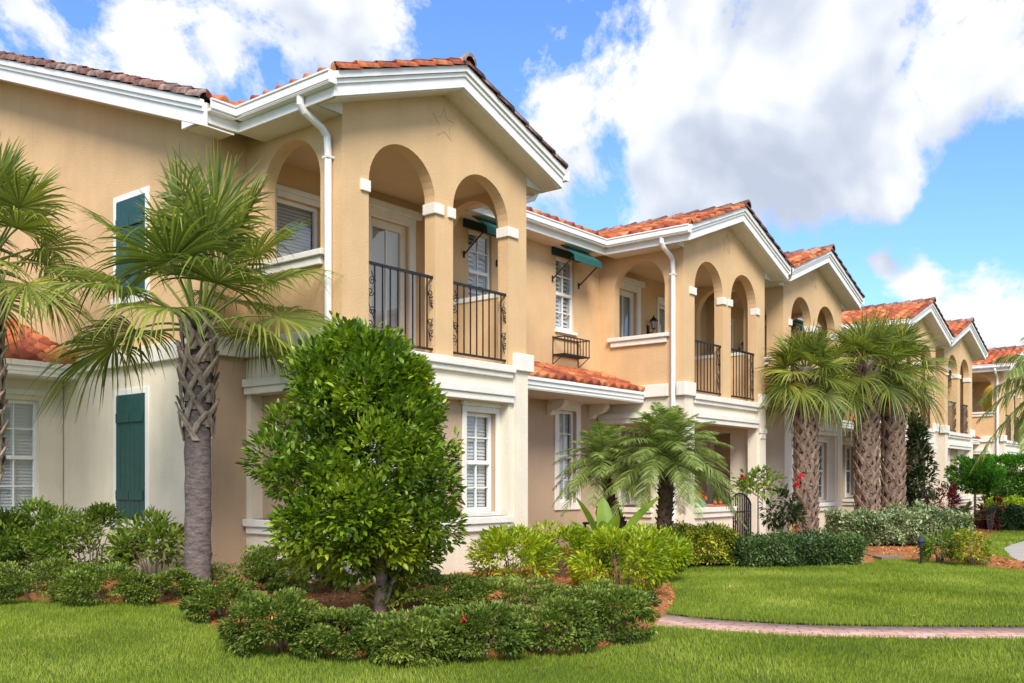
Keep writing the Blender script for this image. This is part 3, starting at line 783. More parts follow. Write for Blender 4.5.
M['grass'] = mat_leaf('grass_blade', [(0, (.09, .14, .014)), (.45, (.215, .285, .026)), (.8, (.34, .40, .05)), (1, (.48, .48, .12))], .6, .35, .25, pscale=.8)
def strip_around(c, half):
    l, r = [], []
    for i, p in enumerate(c):
        a = c[max(0, i - 1)]; b = c[min(len(c) - 1, i + 1)]
        d = Vector((b[0] - a[0], b[1] - a[1])).normalized(); n = Vector((-d.y, d.x))
        l.append((p[0] + n.x * half, p[1] + n.y * half)); r.append((p[0] - n.x * half, p[1] - n.y * half))
    return l + r[::-1]
pathpoly = strip_around(path_c, .37)
near = [g2(-40, 700), g2(-60, 640), g2(-100, 596)] + [p for p in edge1 if True][6:78] + [g2(1060, 640), g2(1060, 700)]
nearpoly = [g2(-60, 720), g2(-80, 590)] + [g2(0, 585), g2(200, 590), g2(400, 600), g2(660, 600)] + [g2(1100, 622), g2(1100, 720)]
lawn('grass', nearpoly, 420000, .040, .0060, (bed1, pathpoly))
lp = [g2(640, 612), g2(640, 560), g2(1100, 558), g2(1100, 634)]
lawn('grass', lp, 270000, .046, .0080, (bed1, bed2, pathpoly, walk, nearpoly))
far_lawn = [g2(982, 556), g2(980, 536), g2(1000, 532), g2(1040, 533), g2(1100, 531), g2(1003, 548.5), g2(1011, 558)]
lawn('grass', far_lawn, 30000, .07, .016, (walk,))
# lawn sod: top of the turf, with a real edge at path and beds
def sod(name, poly, holes_test, st, ext):
    xs = np.arange(ext[0], ext[1], st); ys = np.arange(ext[2], ext[3], st)
    X, Y = np.meshgrid(xs, ys); ins = inside(poly, X, Y)
    for h in holes_test: ins &= ~inside(h, X, Y)
    idx = np.arange(X.size).reshape(X.shape); q = np.stack([idx[:-1, :-1], idx[:-1, 1:], idx[1:, 1:], idx[1:, :-1]], -1).reshape(-1, 4)
    q = q[ins.ravel()[q].all(1)]; u, inv = np.unique(q, return_inverse=True)
    V = np.stack([X.ravel(), Y.ravel(), np.full(X.size, GZ + .002)], 1)[u]
    return tag(npmesh(name, V, inv.reshape(-1, 4), M['lawn']), kind='structure')
sod('lawn', [(-12, 9), (-12, -11.8), (60, -11.8), (60, -1), (40, 0)], (bed1, bed2, pathpoly, walk), .07, (-12, 34, -11.8, 0))

# a few dry leaves fallen on the lawn
nl_ = 35; pts_ = np.array([tuple(P(random.uniform(20, 1000), random.uniform(570, 680))) for _ in range(nl_)])
k_ = ~inside(bed1, pts_[:, 0], pts_[:, 1]) & ~inside(bed2, pts_[:, 0], pts_[:, 1]); pts_ = pts_[k_]; pts_[:, 2] += .035
a_ = rng.uniform(0, 6.28, len(pts_)); l_ = rng.uniform(.02, .04, len(pts_))[:, None]
d_ = np.stack([np.cos(a_), np.sin(a_), rng.normal(0, .3, len(a_))], 1) * l_; e_ = np.stack([-np.sin(a_), np.cos(a_), rng.normal(0, .3, len(a_))], 1) * l_ * .45
tag(npmesh('fallen_leaves', np.stack([pts_ - d_, pts_ + e_, pts_ + d_, pts_ - e_], 1).reshape(-1, 3), np.arange(4 * len(pts_)).reshape(-1, 4), mat_leaf('dry_leaf', [(0, (.18, .09, .03)), (1, (.45, .32, .12))], .8, .1, .2)), kind='stuff')
# ---------------------------------------------------------------- plants
def unit(v): return v / (np.linalg.norm(v, axis=1, keepdims=True) + 1e-9)
def leaf_arrays(C, Dn, size, ratio=.42, fold=.25, droop=.15):
    """leaves at C pointing along Dn: a folded blade of four faces"""
    n = len(C); Dn = unit(Dn); up = np.tile([0, 0, 1.], (n, 1)) + rng.normal(0, .35, (n, 3))
    S = unit(np.cross(Dn, up)); Nn = np.cross(S, Dn); s = np.asarray(size).reshape(-1, 1) * np.ones((n, 1))
    base = C; m1 = C + Dn * s * .35; m2 = C + Dn * s * .72 - Nn * s * droop * .3; tip = C + Dn * s - Nn * s * droop
    f = Nn * s * ratio * fold
    V = np.stack([base, m1 - S * s * ratio * .5 + f, m2 - S * s * ratio * .38 + f, tip, m2 + S * s * ratio * .38 + f, m1 + S * s * ratio * .5 + f, m1, m2], 1).reshape(-1, 3)
    i = np.arange(n)[:, None] * 8
    T = np.concatenate([i + [0, 6, 1, 1], i + [1, 6, 7, 2], i + [2, 7, 3, 3], i + [0, 5, 6, 6], i + [6, 5, 4, 7], i + [7, 4, 3, 3]], 1).reshape(-1, 4)
    # triangles only, to stay clean
    a = np.concatenate([i + [0, 6, 1], i + [1, 6, 7], i + [1, 7, 2], i + [2, 7, 3], i + [0, 5, 6], i + [6, 5, 4], i + [6, 4, 7], i + [7, 4, 3]], 1).reshape(-1, 3)
    return V, a
def quad_leaves(C, Dn, size, ratio=.5):
    n = len(C); Dn = unit(Dn); up = np.tile([0, 0, 1.], (n, 1)) + rng.normal(0, .4, (n, 3))
    S = unit(np.cross(Dn, up)); Nn = np.cross(S, Dn); s = np.asarray(size).reshape(-1, 1) * np.ones((n, 1))
    m = C + Dn * s * .5
    V = np.stack([C, m - S * s * ratio * .5 + Nn * s * .06, C + Dn * s - Nn * s * .08, m + S * s * ratio * .5 + Nn * s * .06], 1).reshape(-1, 3)
    i = np.arange(n)[:, None] * 4
    return V, np.concatenate([i + [0, 2, 1], i + [0, 3, 2]], 1).reshape(-1, 3)
def sph(n):
    v = rng.normal(0, 1, (n, 3)); return unit(v)

LM = {}
LM['bush'] = mat_leaf('bush_leaf', [(0, (.03, .065, .008)), (.35, (.09, .165, .012)), (.7, (.22, .32, .02)), (1, (.45, .50, .03))], .35, .28, .5, pscale=1.8)
LM['ixora'] = mat_leaf('ixora_leaf', [(0, (.045, .08, .014)), (.45, (.13, .19, .028)), (.8, (.26, .32, .05)), (1, (.42, .38, .08))], .45, .22, .4, pscale=2.)
LM['dark'] = mat_leaf('dark_leaf', [(0, (.012, .03, .012)), (.5, (.03, .07, .02)), (1, (.07, .14, .03))], .45, .2, .4)
LM['scheff'] = mat_leaf('schefflera_leaf', [(0, (.08, .14, .010)), (.4, (.22, .32, .012)), (.8, (.44, .50, .02)), (1, (.62, .55, .05))], .4, .3, .4, pscale=1.5)
LM['midgreen'] = mat_leaf('garden_leaf', [(0, (.05, .09, .014)), (.5, (.14, .22, .025)), (1, (.34, .42, .06))], .45, .3, .4, pscale=1.5)
LM['yellow'] = mat_leaf('duranta_leaf', [(0, (.05, .10, .01)), (.35, (.14, .20, .015)), (.65, (.42, .40, .03)), (1, (.62, .52, .06))], .5, .25, .35, pscale=3)
LM['hedge'] = mat_leaf('hedge_leaf', [(0, (.03, .06, .018)), (.5, (.075, .13, .032)), (1, (.18, .25, .08))], .5, .2, .4)
LM['silver'] = mat_leaf('variegated_leaf', [(0, (.04, .08, .02)), (.35, (.11, .17, .05)), (.65, (.34, .39, .20)), (1, (.64, .64, .42))], .5, .2, .35, pscale=3)
LM['bright'] = mat_leaf('bright_leaf', [(0, (.03, .10, .008)), (.5, (.08, .24, .012)), (1, (.16, .36, .03))], .5, .3, .35)
LM['red'] = mat_leaf('red_leaf', [(0, (.05, .006, .01)), (.6, (.16, .012, .02)), (1, (.25, .05, .04))], .45, .25, .4)
LM['croton'] = mat_leaf('croton_leaf', [(0, (.35, .06, .01)), (.5, (.60, .20, .01)), (1, (.70, .42, .03))], .45, .25, .4)
LM['magnolia'] = mat_leaf('magnolia_leaf', [(0, (.012, .025, .010)), (.5, (.03, .055, .015)), (.85, (.07, .09, .03)), (1, (.14, .09, .04))], .3, .15, .5)
LM['palm'] = mat_leaf('fan_palm_leaf', [(0, (.06, .095, .018)), (.5, (.17, .21, .035)), (.85, (.32, .34, .06)), (1, (.52, .43, .09))], .42, .3, .4, pscale=1.2)
LM['dead'] = mat_leaf('dry_palm_leaf', [(0, (.20, .17, .03)), (.5, (.42, .30, .04)), (1, (.50, .26, .05))], .6, .3, .3)
LM['date'] = mat_leaf('date_palm_leaf', [(0, (.08, .12, .022)), (.5, (.21, .28, .06)), (1, (.46, .50, .18))], .4, .3, .4, pscale=1.5)
LM['banana'] = mat_leaf('paddle_leaf', [(0, (.08, .16, .015)), (.5, (.18, .30, .03)), (1, (.35, .42, .05))], .4, .35, .4, pscale=4)
LM['agave'] = mat_leaf('cycad_leaf', [(0, (.04, .08, .02)), (.5, (.10, .16, .04)), (1, (.22, .28, .08))], .4, .2, .4)
LM['flower'] = mat_plain('red_petal', (.62, .012, .02), .5, .15, 20)
LM['orange'] = mat_plain('orange_petal', (.75, .16, .02), .5, .15, 20)
LM['twig'] = mat_plain('twig_bark', (.17, .12, .08), .9, .3, 12., .5, 60)
LM['bark'] = mat_plain('grey_bark', (.26, .23, .18), .9, .45, 14., .7, 50)
def mat_trunk(name, a, b_, ring):
    m, nt, out = newmat(name); g = N(nt, 'ShaderNodeTexCoord')
    mp = N(nt, 'ShaderNodeMapping'); mp.inputs['Scale'].default_value = (1, 1, ring); L(nt, g.outputs['Object'], mp.inputs[0])
    n = N(nt, 'ShaderNodeTexNoise', i_Scale=9., i_Detail=8., i_Roughness=.72); L(nt, mp.outputs[0], n.inputs['Vector'])
    r = ramp(nt, n.outputs[0], [(.33, a), (.66, b_)]); b = N(nt, 'ShaderNodeBsdfPrincipled'); b.inputs['Roughness'].default_value = .95; b.inputs['Specular IOR Level'].default_value = .15
    L(nt, r.outputs[0], b.inputs['Base Color']); bp = N(nt, 'ShaderNodeBump', i_Strength=.9, i_Distance=.03); L(nt, n.outputs[0], bp.inputs['Height']); L(nt, bp.outputs[0], b.inputs['Normal'])
    L(nt, b.outputs[0], out.inputs[0]); return m
LM['trunk'] = mat_trunk('palm_trunk', (.085, .062, .055), (.24, .19, .17), 2.6)
LM['boot'] = mat_trunk('palm_boot', (.17, .12, .085), (.44, .35, .27), .6)
LM['boot2'] = mat_trunk('palm_boot_brown', (.12, .075, .05), (.36, .25, .18), .6)
LM['datebark'] = mat_trunk('date_palm_bark', (.03, .018, .012), (.13, .085, .055), 1.)

def clumpy(n, rx, ry, rz, clumps, leaf, spread=.30, up=.35, box=False, shell=(.72, 1.0), flatbase=True):
    """leaf origins and directions in leafy lumps over an ellipsoid (or rounded box) centred on the origin, z from 0"""
    c = sph(clumps)
    if flatbase:
        c[:, 2] = rng.uniform(-.85, 1, clumps); rr_ = np.sqrt(np.clip(1 - np.clip(c[:, 2], -.25, 1) ** 2, .12, 1)); an = rng.uniform(0, 6.283, clumps); c[:, 0] = np.cos(an) * rr_; c[:, 1] = np.sin(an) * rr_
    if box: c = c / (np.abs(c) ** 5).sum(1, keepdims=True) ** .2
    c *= rng.uniform(*shell, (clumps, 1))
    k = rng.integers(0, clumps, n); d = sph(n)
    sz = rng.uniform(.7, 1.25, clumps)[k][:, None]
    rad = rng.uniform(.25, 1, (n, 1)) ** .5 * spread * sz
    pos = c[k] + d * rad
    if not box:
        r = np.linalg.norm(pos, axis=1, keepdims=True); pos = np.where(r > 1.2, pos / r * 1.2, pos)
    else:
        pos = np.clip(pos, -1.02, 1.02)
    pos[:, 2] = np.where(pos[:, 2] < -.97, -.97 + rng.uniform(0, .1, n), pos[:, 2])
    D = d + c[k] * .9 + rng.normal(0, .35, (n, 3)) + np.array([0, 0, up])
    sc_ = np.array([rx, ry, rz]); return pos * sc_, D
def twigs(n, rx, ry, h, base=.12, r=.008):
    q = MB()
    for i in range(n):
        a = random.uniform(0, 6.28); s = random.uniform(.2, .85); e = (math.cos(a) * rx * s, math.sin(a) * ry * s, h * random.uniform(.4, .85))
        b = (math.cos(a) * rx * base, math.sin(a) * ry * base, -.05)
        q.tube([b, (b[0] * .5 + e[0] * .4, b[1] * .5 + e[1] * .4, e[2] * .55), e], [r * 1.4, r, r * .5], 5, cap=False)
    return q
def shrub(kind, loc, rx, ry, h, n, leafsize, label, cat, group, mat, clumps=26, ratio=.45, box=False, spread=.32, shell=(.72, 1.0), simple=False, flowers=None, fmat='flower', low=.04, rot=0., up=.35, twn=9):
    r = empty(kind, (loc[0], loc[1], gz(loc[0], loc[1])), label, cat, group); r.rotation_euler[2] = rot
    pos, D = clumpy(n, rx, ry, h * .5, clumps, leafsize, spread, up=up, box=box, shell=shell)
    pos[:, 2] += h * .5 + low
    s = leafsize * rng.uniform(.6, 1.15, n)
    V, T = (quad_leaves if simple else leaf_arrays)(pos, D, s, ratio)
    npmesh('foliage', V, T, LM[mat], r)
    twigs(twn, rx, ry, h).build('stems', LM['twig'], r)
    if flowers:
        C = []
        for (fx, fy, fz) in flowers: C.append((fx, fy, fz))
        q = MB()
        fl = np.repeat(np.array(C), 8, 0) + rng.normal(0, .010, (8 * len(C), 3)); V, T = quad_leaves(fl, sph(len(fl)), .03, .8)
        npmesh('flowers', V, T, LM[fmat], r)
    return r
def px_shrub(kind, px, yb, wpx, top, label, cat, mat, n, ls, group=None, ddepth=0., ry=None, zb=.15, **kw):
    """size a plant from the height and width it has in the photograph"""
    f = (CAM.z - zb) * F / (yb - 483.0) + ddepth
    p = PD(px, f); sc_ = F / f; rx = wpx / 2 / sc_; h = max(.2, CAM.z + (483 - top) / sc_ - gz(p.x, p.y))
    return shrub(kind, (p.x, p.y), rx, ry or rx, h, n, ls, label, cat, group, LM and mat, rot=-R(51), **kw)

G1 = 'low dark shrubs edging the front bed'
low = [  # px, base y, width, top, n, label
    (-32, 600, 90, 566, 'low dark shrub cut off by the left edge of the photo'),
    (38, 602, 96, 562, 'leftmost full low mound of dark leaves along the lawn edge'),
    (103, 604, 92, 566, 'low dark mound below the lower teal shutter, edging the lawn'),
    (162, 605, 62, 568, 'small low dark mound just left of the grey palm trunk'),
    (245, 597, 96, 549, 'rounded dark shrub just right of the grey palm trunk'),
    (300, 600, 84, 556, 'dark shrub in the shade under the left side of the round tree'),
    (222, 622, 62, 580, 'small shrub at the lawn corner right of the palm trunk base'),
    (277, 652, 88, 594, 'low dark shrub at the front left corner of the round tree bed'),
    (345, 656, 90, 612, 'low shrub at the lawn edge left of the round tree stem'),
    (412, 660, 100, 612, 'low shrub at the lawn edge in front of the round tree stem'),
    (478, 657, 92, 606, 'low shrub at the lawn edge with a single red flower'),
    (432, 618, 112, 574, 'olive shrub behind and right of the round tree stem'),
    (512, 620, 112, 581, 'olive shrub filling the middle of the bed right of the round tree'),
    (556, 650, 84, 596, 'low shrub second from the right along the front lawn edge'),
    (612, 640, 86, 585, 'rounded low shrub at the right tip of the front bed beside the path'),
]
for i, (px, yb, wp, tp, lb) in enumerate(low):
    f = (CAM.z - .15) * F / (yb - 483.0); fl = None
    if 'single red' in lb: fl = [(-.1, -.42, .36)]
    px_shrub('low_shrub', px, yb - 6, wp * 1.04, tp + 2, lb, 'shrub', 'ixora', 7000, .046, G1, clumps=46, spread=.27, shell=(.62, 1.12), ratio=.46, flowers=fl, twn=7, low=.0, ry=wp * .50 / (F / ((CAM.z - .15) * F / (yb - 6 - 483.0))))
G2 = 'taller leafy shrubs along the house wall'
for (px, yb, wp, tp, lb, mt, n, ls) in [
    (-20, 584, 90, 512, 'tall leafy shrub at the left edge under the tall window', 'midgreen', 4200, .085),
    (35, 582, 84, 508, 'yellow-green bushy shrub standing below the left tall window', 'midgreen', 4400, .085),
    (92, 583, 78, 514, 'bushy shrub left of the lower teal shutter', 'midgreen', 4000, .085),
    (152, 586, 62, 520, 'loose fingered shrub right below the lower teal shutter', 'midgreen', 1100, .12)]:
    px_shrub('leafy_shrub', px, yb, wp * 1.1, tp, lb, 'shrub', mt, n, ls, G2, clumps=22, ratio=.36, spread=.34)
G3 = 'yellow-green shrubs with fingered leaves'
for (px, yb, wp, tp, lb, n) in [
    (512, 589, 74, 536, 'leftmost yellow-green fingered shrub beside the white pillar corner', 1500),
    (560, 580, 78, 530, 'bright yellow-green fingered shrub below the paddle leaf plant', 1900),
    (622, 592, 92, 533, 'largest yellow-green fingered shrub, nearest the path', 2400),
    (655, 578, 60, 531, 'yellow-green fingered shrub between the date palms and the hedge', 1200)]:
    px_shrub('schefflera_shrub', px, yb, wp * 1.05, tp, lb, 'shrub', 'scheff', int(n * 2), .082, G3, clumps=30, ratio=.34, spread=.34)

def hedge(kind, a, b, depth, h, n, ls, label, mat, clumps, ratio=.5):
    a, b = Vector(a[:2]), Vector(b[:2]); c = (a + b) / 2; d = b - a
    nrm = Vector((-d.y, d.x)).normalized(); nrm = nrm if nrm.y > 0 else -nrm
    c = c + nrm * depth / 2
    r = empty(kind, (c.x, c.y, gz(c.x, c.y)), label, 'hedge'); r.rotation_euler[2] = math.atan2(d.y, d.x)
    rx, ry, rz = d.length / 2, depth / 2, h / 2
    # leaves over the clipped faces, pushed in and out by soft lumps
    u = rng.uniform(-1, 1, (n, 3)); f = rng.choice(5, n, p=[.36, .30, .14, .10, .10])
    u[f == 0, 1] = -1; u[f == 1, 2] = 1; u[f == 2, 1] = 1; u[f == 3, 0] = -1; u[f == 4, 0] = 1
    nr = np.zeros((n, 3)); nr[f == 0, 1] = -1; nr[f == 1, 2] = 1; nr[f == 2, 1] = 1; nr[f == 3, 0] = -1; nr[f == 4, 0] = 1
    pos = u * np.array([rx, ry, rz]); k = pos[:, 0] * 5 + pos[:, 2] * 6 + pos[:, 1] * 4
    bump = .05 * np.sin(k) * np.cos(pos[:, 0] * 3.1 + 1) + .035 * np.sin(pos[:, 0] * 11 + pos[:, 2] * 9)
    edge = np.clip(1 - np.abs(u), 0, 1); rnd = (np.sort(edge, 1)[:, 1] < .12 / max(rz, .3))
    pos += nr * (bump + rng.normal(0, .03, n) - rng.exponential(.04, n))[:, None]
    pos -= unit(pos) * (rnd * .06)[:, None]
    pos[:, 2] += rz + .03
    D = nr * .6 + sph(n) + np.array([0, 0, .4])
    V, T = leaf_arrays(pos, D, ls * rng.uniform(.6, 1.1, n), ratio)
    npmesh('foliage', V, T, LM[mat], r)
    q = MB()
    for i in range(int(d.length * 5)):
        x = random.uniform(-rx * .9, rx * .9); y = random.uniform(-ry * .6, ry * .6)
        q.tube([(x, y, -.05), (x + random.uniform(-.1, .1), y + random.uniform(-.1, .1), h * .9)], [.012, .005], 5, cap=False)
    for i in range(3):  # dense dark twig core
        pass
    q.box(-rx * .86, rx * .86, -ry * .66, ry * .66, .05, h * .80); q.build('stems', LM['twig'], r)
    return r
hedge('yellow_hedge', P(664, 567, .15), P(740, 565, .15), .9, .56, 9000, .062, 'short yellow and green hedge in front of the second porch', 'yellow', 20)
hedge('dark_hedge', P(740, 566, .15), P(868, 563, .15), 1.0, .44, 12000, .065, 'low dark green hedge ending left of the far mulch bed', 'hedge', 20)
hedge('variegated_hedge', P(838, 549, .15), P(976, 549, .15), 1.0, .62, 13000, .085, 'clipped hedge with silvery white leaf edges behind the far mulch', 'silver', 20)
hedge('clipped_hedge', PD(978, 28), PD(1060, 27), .9, .62, 7000, .09, 'low clipped dark green hedge beyond the small far lawn', 'dark', 20)
hedge('yellow_edging_hedge', PD(985, 30), PD(1060, 29), .8, .85, 4000, .10, 'mixed yellow-green hedge row behind the low clipped dark hedge', 'scheff', 20)
hedge('tall_hedge', PD(1000, 33), PD(1090, 31), 1.6, 2.2, 12000, .12, 'tall dense green hedge at the right edge against the far house', 'bright', 20)
px_shrub('olive_shrub', 940, 561, 34, 533, 'smaller olive shrub in the mulch before the variegated hedge', 'shrub', 'midgreen', 1500, .07, 'olive shrubs in the far mulch', clumps=20)
px_shrub('olive_shrub', 969, 563, 34, 534, 'larger clipped olive shrub at the right end of the variegated hedge', 'shrub', 'yellow', 1800, .06, 'olive shrubs in the far mulch', clumps=24, box=True)

# round clipped tree in front
def round_tree():
    p = PD(380, (CAM.z - .2) * F / (612 - 483.0)); z0 = gz(p.x, p.y)
    r = empty('bushy_tree', (p.x, p.y, z0), 'dense egg shaped tree of glossy green leaves before the nearest house', 'tree')
    r.rotation_euler[2] = -R(51)
    def rad(z):   # silhouette radius by height 0..1
        return np.interp(z, [0, .08, .2, .36, .5, .64, .78, .9, 1.0], [.28, .66, .93, 1.04, 1.0, .88, .68, .46, .20])
    H0, H1, RX = .40, 2.78, .97; n = 34000; cl = 118
    zc = rng.uniform(0.02, .97, cl); ac = rng.uniform(0, 6.283, cl); rc = rad(zc) * rng.uniform(.74, 1.0, cl)
    lump = 1 + .10 * np.sin(ac * 3 + zc * 9) + .07 * np.sin(ac * 5 - zc * 14 + 1)
    cx, cy, cz = np.cos(ac) * rc * RX * lump, np.sin(ac) * rc * RX * .95 * lump, H0 + zc * (H1 - H0)
    # leans: upper part a little to the left, bulge at lower left and right as in the photo
    cx = cx - .05 * zc + np.where(zc > .8, .06, 0)
    over = np.hypot(cx, cy) / (rad(zc) * RX * .98 + .001); over = np.maximum(over, 1); cx, cy = cx / over, cy / over
    cx = cx - .17
    inn = rng.random(cl) < .20; cx = np.where(inn, (cx + .17) * .58 - .17, cx); cy = np.where(inn, cy * .55, cy)
    C = np.stack([cx, cy, cz], 1); k = rng.integers(0, cl, n); d = sph(n)
    out_ = np.stack([np.cos(ac), np.sin(ac), (zc - .35) * 1.3], 1)[k]
    pos = C[k] + d * rng.uniform(.55, 1, (n, 1)) * .26 * rng.uniform(.5, 1.25, cl)[k][:, None]
    D = d * 1.0 + out_ * .45 + np.array([0, 0, .4]) + rng.normal(0, .3, (n, 3))
    # loose shoots reaching past the outline
    m = 700; a = rng.uniform(0, 6.283, 60); z = rng.uniform(.45, 1, 60); kk = rng.integers(0, 60, m)
    base = np.stack([np.cos(a) * rad(z) * RX * 1.02 - .20, np.sin(a) * rad(z) * RX, H0 + z * (H1 - H0)], 1)[kk]
    base += np.array([0, 0, 1]) * rng.uniform(0, .2, (m, 1)) + rng.normal(0, .03, (m, 3))
    pos = np.concatenate([pos, base]); D = np.concatenate([D, sph(m) + np.array([0, 0, .6])])
    k2 = 3500; z2 = rng.uniform(.05, .85, k2); a2 = rng.uniform(0, 6.283, k2); r2 = rng.uniform(0, .8, k2) ** .6 * rad(z2) * RX
    pos = np.concatenate([pos, np.stack([np.cos(a2) * r2 - .17, np.sin(a2) * r2, H0 + z2 * (H1 - H0)], 1)]); D = np.concatenate([D, sph(k2) + np.array([0, 0, .3])])
    V, T = leaf_arrays(pos, D, .086 * rng.uniform(.6, 1.2, n + m + k2), .46, .22, .08)
    npmesh('foliage', V, T, LM['bush'], r)
    q = MB()
    q.tube([(0, 0, -.1), (.02, 0, .3), (.0, .02, .8), (.0, 0, 1.6), (-.05, 0, 2.5)], [.075, .062, .055, .04, .015], 10)
    for i in range(16):
        a = i * 2.4; z = .45 + i * .09; l = random.uniform(.4, .68)
        q.tube([(0, 0, z), (math.cos(a) * l * .5, math.sin(a) * l * .5, z + .22), (math.cos(a) * l, math.sin(a) * l, z + .5)], [.025, .018, .006], 6)
    q.tube([(.03, -.02, -.05), (.13, -.05, .3), (.30, -.1, .62)], [.022, .018, .012], 6)
    q.tube([(.03, .02, .0), (.10, .05, .3), (.22, .1, .7)], [.022, .018, .012], 6)
    q.build('trunk', LM['bark'], r, smooth=True)
round_tree()

# ---- palms
def strip(V, T, pts, wid, side):
    b = len(V)
    for p, w_ in zip(pts, wid):
        V.append(p - side * w_); V.append(p + side * w_)
    for i in range(len(pts) - 1):
        T.append((b + 2 * i, b + 2 * i + 1, b + 2 * i + 3)); T.append((b + 2 * i, b + 2 * i + 3, b + 2 * i + 2))
def fan_frond(V, T, SV, O, az, el, pet, Rr, nseg=34, droop=.5, spanv=120, wmax=.019, curl=1.0):
    f = np.array([math.cos(az) * math.cos(el), math.sin(az) * math.cos(el), math.sin(el)])
    pts = []
    for i in range(6):
        t = i / 5; pts.append(O + f * pet * t + np.array([0, 0, -1.]) * pet * droop * .35 * t * t)
    SV.tube([tuple(p) for p in pts], [.030, .019, .015, .013, .012, .010], 5, cap=False)
    e = pts[-1]; d = pts[-1] - pts[-2]; d /= np.linalg.norm(d)
    s = np.cross(d, [0, 0, 1.]); s /= np.linalg.norm(s) + 1e-9; n = np.cross(s, d)
    roll = random.uniform(-.45, .45); s, n = s * math.cos(roll) + n * math.sin(roll), n * math.cos(roll) - s * math.sin(roll)
    R0 = Rr * random.uniform(.9, 1.08)
    for k in range(nseg):
        th = R(-spanv + 2 * spanv * (k + .5) / nseg) + random.uniform(-.02, .02)
        dr = d * math.cos(th) + s * math.sin(th) + n * .16 * abs(math.sin(th))
        dr /= np.linalg.norm(dr); sd = -d * math.sin(th) + s * math.cos(th)
        ln = R0 * (.80 + .20 * math.cos(th)) * random.uniform(.82, 1.06); brk = random.random() < .12; bz = random.uniform(-.09, .09)
        P_ = []; Wd = []
        for j in range(7):
            t = j / 6; r_ = ln * t
            g = np.array([0, 0, -1.]) * ln * (droop * curl * (.10 * t * t + .42 * max(0, t - .5) ** 2 * 2 * random.uniform(.7, 1.3)))
            q_ = e + dr * r_ + g; q_ = q_ + sd * ln * bz * t * t - (np.array([0, 0, 1.]) * ln * .5 * max(0, t - .6) if brk else 0); P_.append(q_)
            Wd.append(max(.0012, min(r_ * R(2 * spanv / nseg) * .52 + .001, wmax) * (1 if t < .45 else (1 - (t - .45) / .56) ** .8)))
        pl = n * .35 * (1 if k % 2 else -1)   # pleats
        sw = sd + pl; sw /= np.linalg.norm(sw)
        strip(V, T, P_, Wd, sw)
def fan_palm(p, z0, hgt, rtr, Rr, nf, label, boots_from=0., mat='palm', seg=34, group=None, lean=(0, 0), dead=4, bootmat='boot', pet=.75, tall=1., seed=1, low_el=-62, nboot=None):
    random.seed(seed)
    r = empty('fan_palm', (p[0], p[1], z0), label, 'palm tree', group)
    pt = lambda t: np.array([lean[0] * t * t, lean[1] * t * t, hgt * t])
    q = MB(); n = 26; bt = .88
    q.tube([tuple(pt(i / n) + np.array([random.uniform(-.006, .006), random.uniform(-.006, .006), -.1 if i == 0 else 0])) for i in range(n + 1)], [rtr * (1.12 if i == 0 else 1.0) * (1 + .05 * math.sin(i * 2.1) * .6) * (1 if i < n - 4 else .62) for i in range(n + 1)], 16)
    t_ = q.build('trunk', LM['trunk'], r, smooth=True)
    # old leaf bases wrap the trunk as crossing straps
    if boots_from < 1:
        B = MB(); zb0 = hgt * boots_from; rows = int((hgt * bt - zb0) / .15); per = nboot or 7
        for i in range(rows + 2):
            z = zb0 + i * .15
            for k in range(per):
                a = 2 * math.pi * (k + .5 * (i % 2)) / per + random.uniform(-.16, .16) + i * .12
                z = zb0 + i * .15 + random.uniform(-.04, .04)
                for sgn in (-1, 1):
                    ra = rtr * 1.02; w0, w1 = .050 * rtr / .17, .034 * rtr / .17
                    ht = random.uniform(.28, .38)
                    c0 = pt(min(1, z / hgt)); P0 = []
                    for (t, rr, ww) in ((0, ra, w0), (.5, ra + .030, w0 * .9), (1, ra + .030 + random.uniform(.03, .06), w1)):
                        an = a + sgn * (1 - t) * (2 * math.pi / per) * .62
                        c = np.array([c0[0] + math.cos(an) * rr, c0[1] + math.sin(an) * rr, z + ht * t])
                        tg = np.array([-math.sin(an), math.cos(an), 0]) ; on = np.array([math.cos(an), math.sin(an), 0])
                        P0.append((c - tg * ww, c + tg * ww, c + on * .022 + tg * ww * .6, c + on * .022 - tg * ww * .6))
                    b = len(B.v)
                    for st in P0:
                        for v in st: B.v.append(tuple(v))
                    for s_ in range(2):
                        for e_ in range(4): B.f.append((b + s_ * 4 + e_, b + s_ * 4 + (e_ + 1) % 4, b + s_ * 4 + 4 + (e_ + 1) % 4, b + s_ * 4 + 4 + e_))
                    B.f.append((b + 8, b + 9, b + 10, b + 11)); B.f.append((b + 3, b + 2, b + 1, b))
        B.build('leaf_base', LM[bootmat], r)
    V, T = [], []; S = MB(); VD, TD = [], []
    top = pt(1.)
    for i in range(nf):
        az = i * 2.39996 + random.uniform(-.25, .25); u = (i + .5) / nf
        el = R(84 - u ** (1.35 if pet > .9 else 1.) * (84 - low_el)) + random.uniform(-.12, .12)
        O = top + np.array([math.cos(az) * .07, math.sin(az) * .07, -.25 * u])
        dd = i >= nf - dead
        fan_frond(VD if dd else V, TD if dd else T, S, O, az, el, (.55 if dd else 1) * pet * random.uniform(.85, 1.1) * (1.15 - .35 * u if pet > .9 else (.8 if u < .2 else 1)), Rr * (.72 if dd else 1), seg, droop=.22 + .80 * u, curl=1. + .6 * u)
    npmesh('crown', V, T, LM[mat], r)
    if VD: npmesh('dry_frond', VD, TD, LM['dead'], r)
    S.build('leaf_stalks', LM[mat], r, smooth=True)
    return r
pl = PD(198, 11.5)
fan_palm(pl, gz(pl.x, pl.y), 3.38, .155, 1.03, 24, 'fan palm with smooth grey trunk and strapped top before the end wall', .55, nboot=4, seed=11, pet=1.12, low_el=6, dead=0, seg=60)
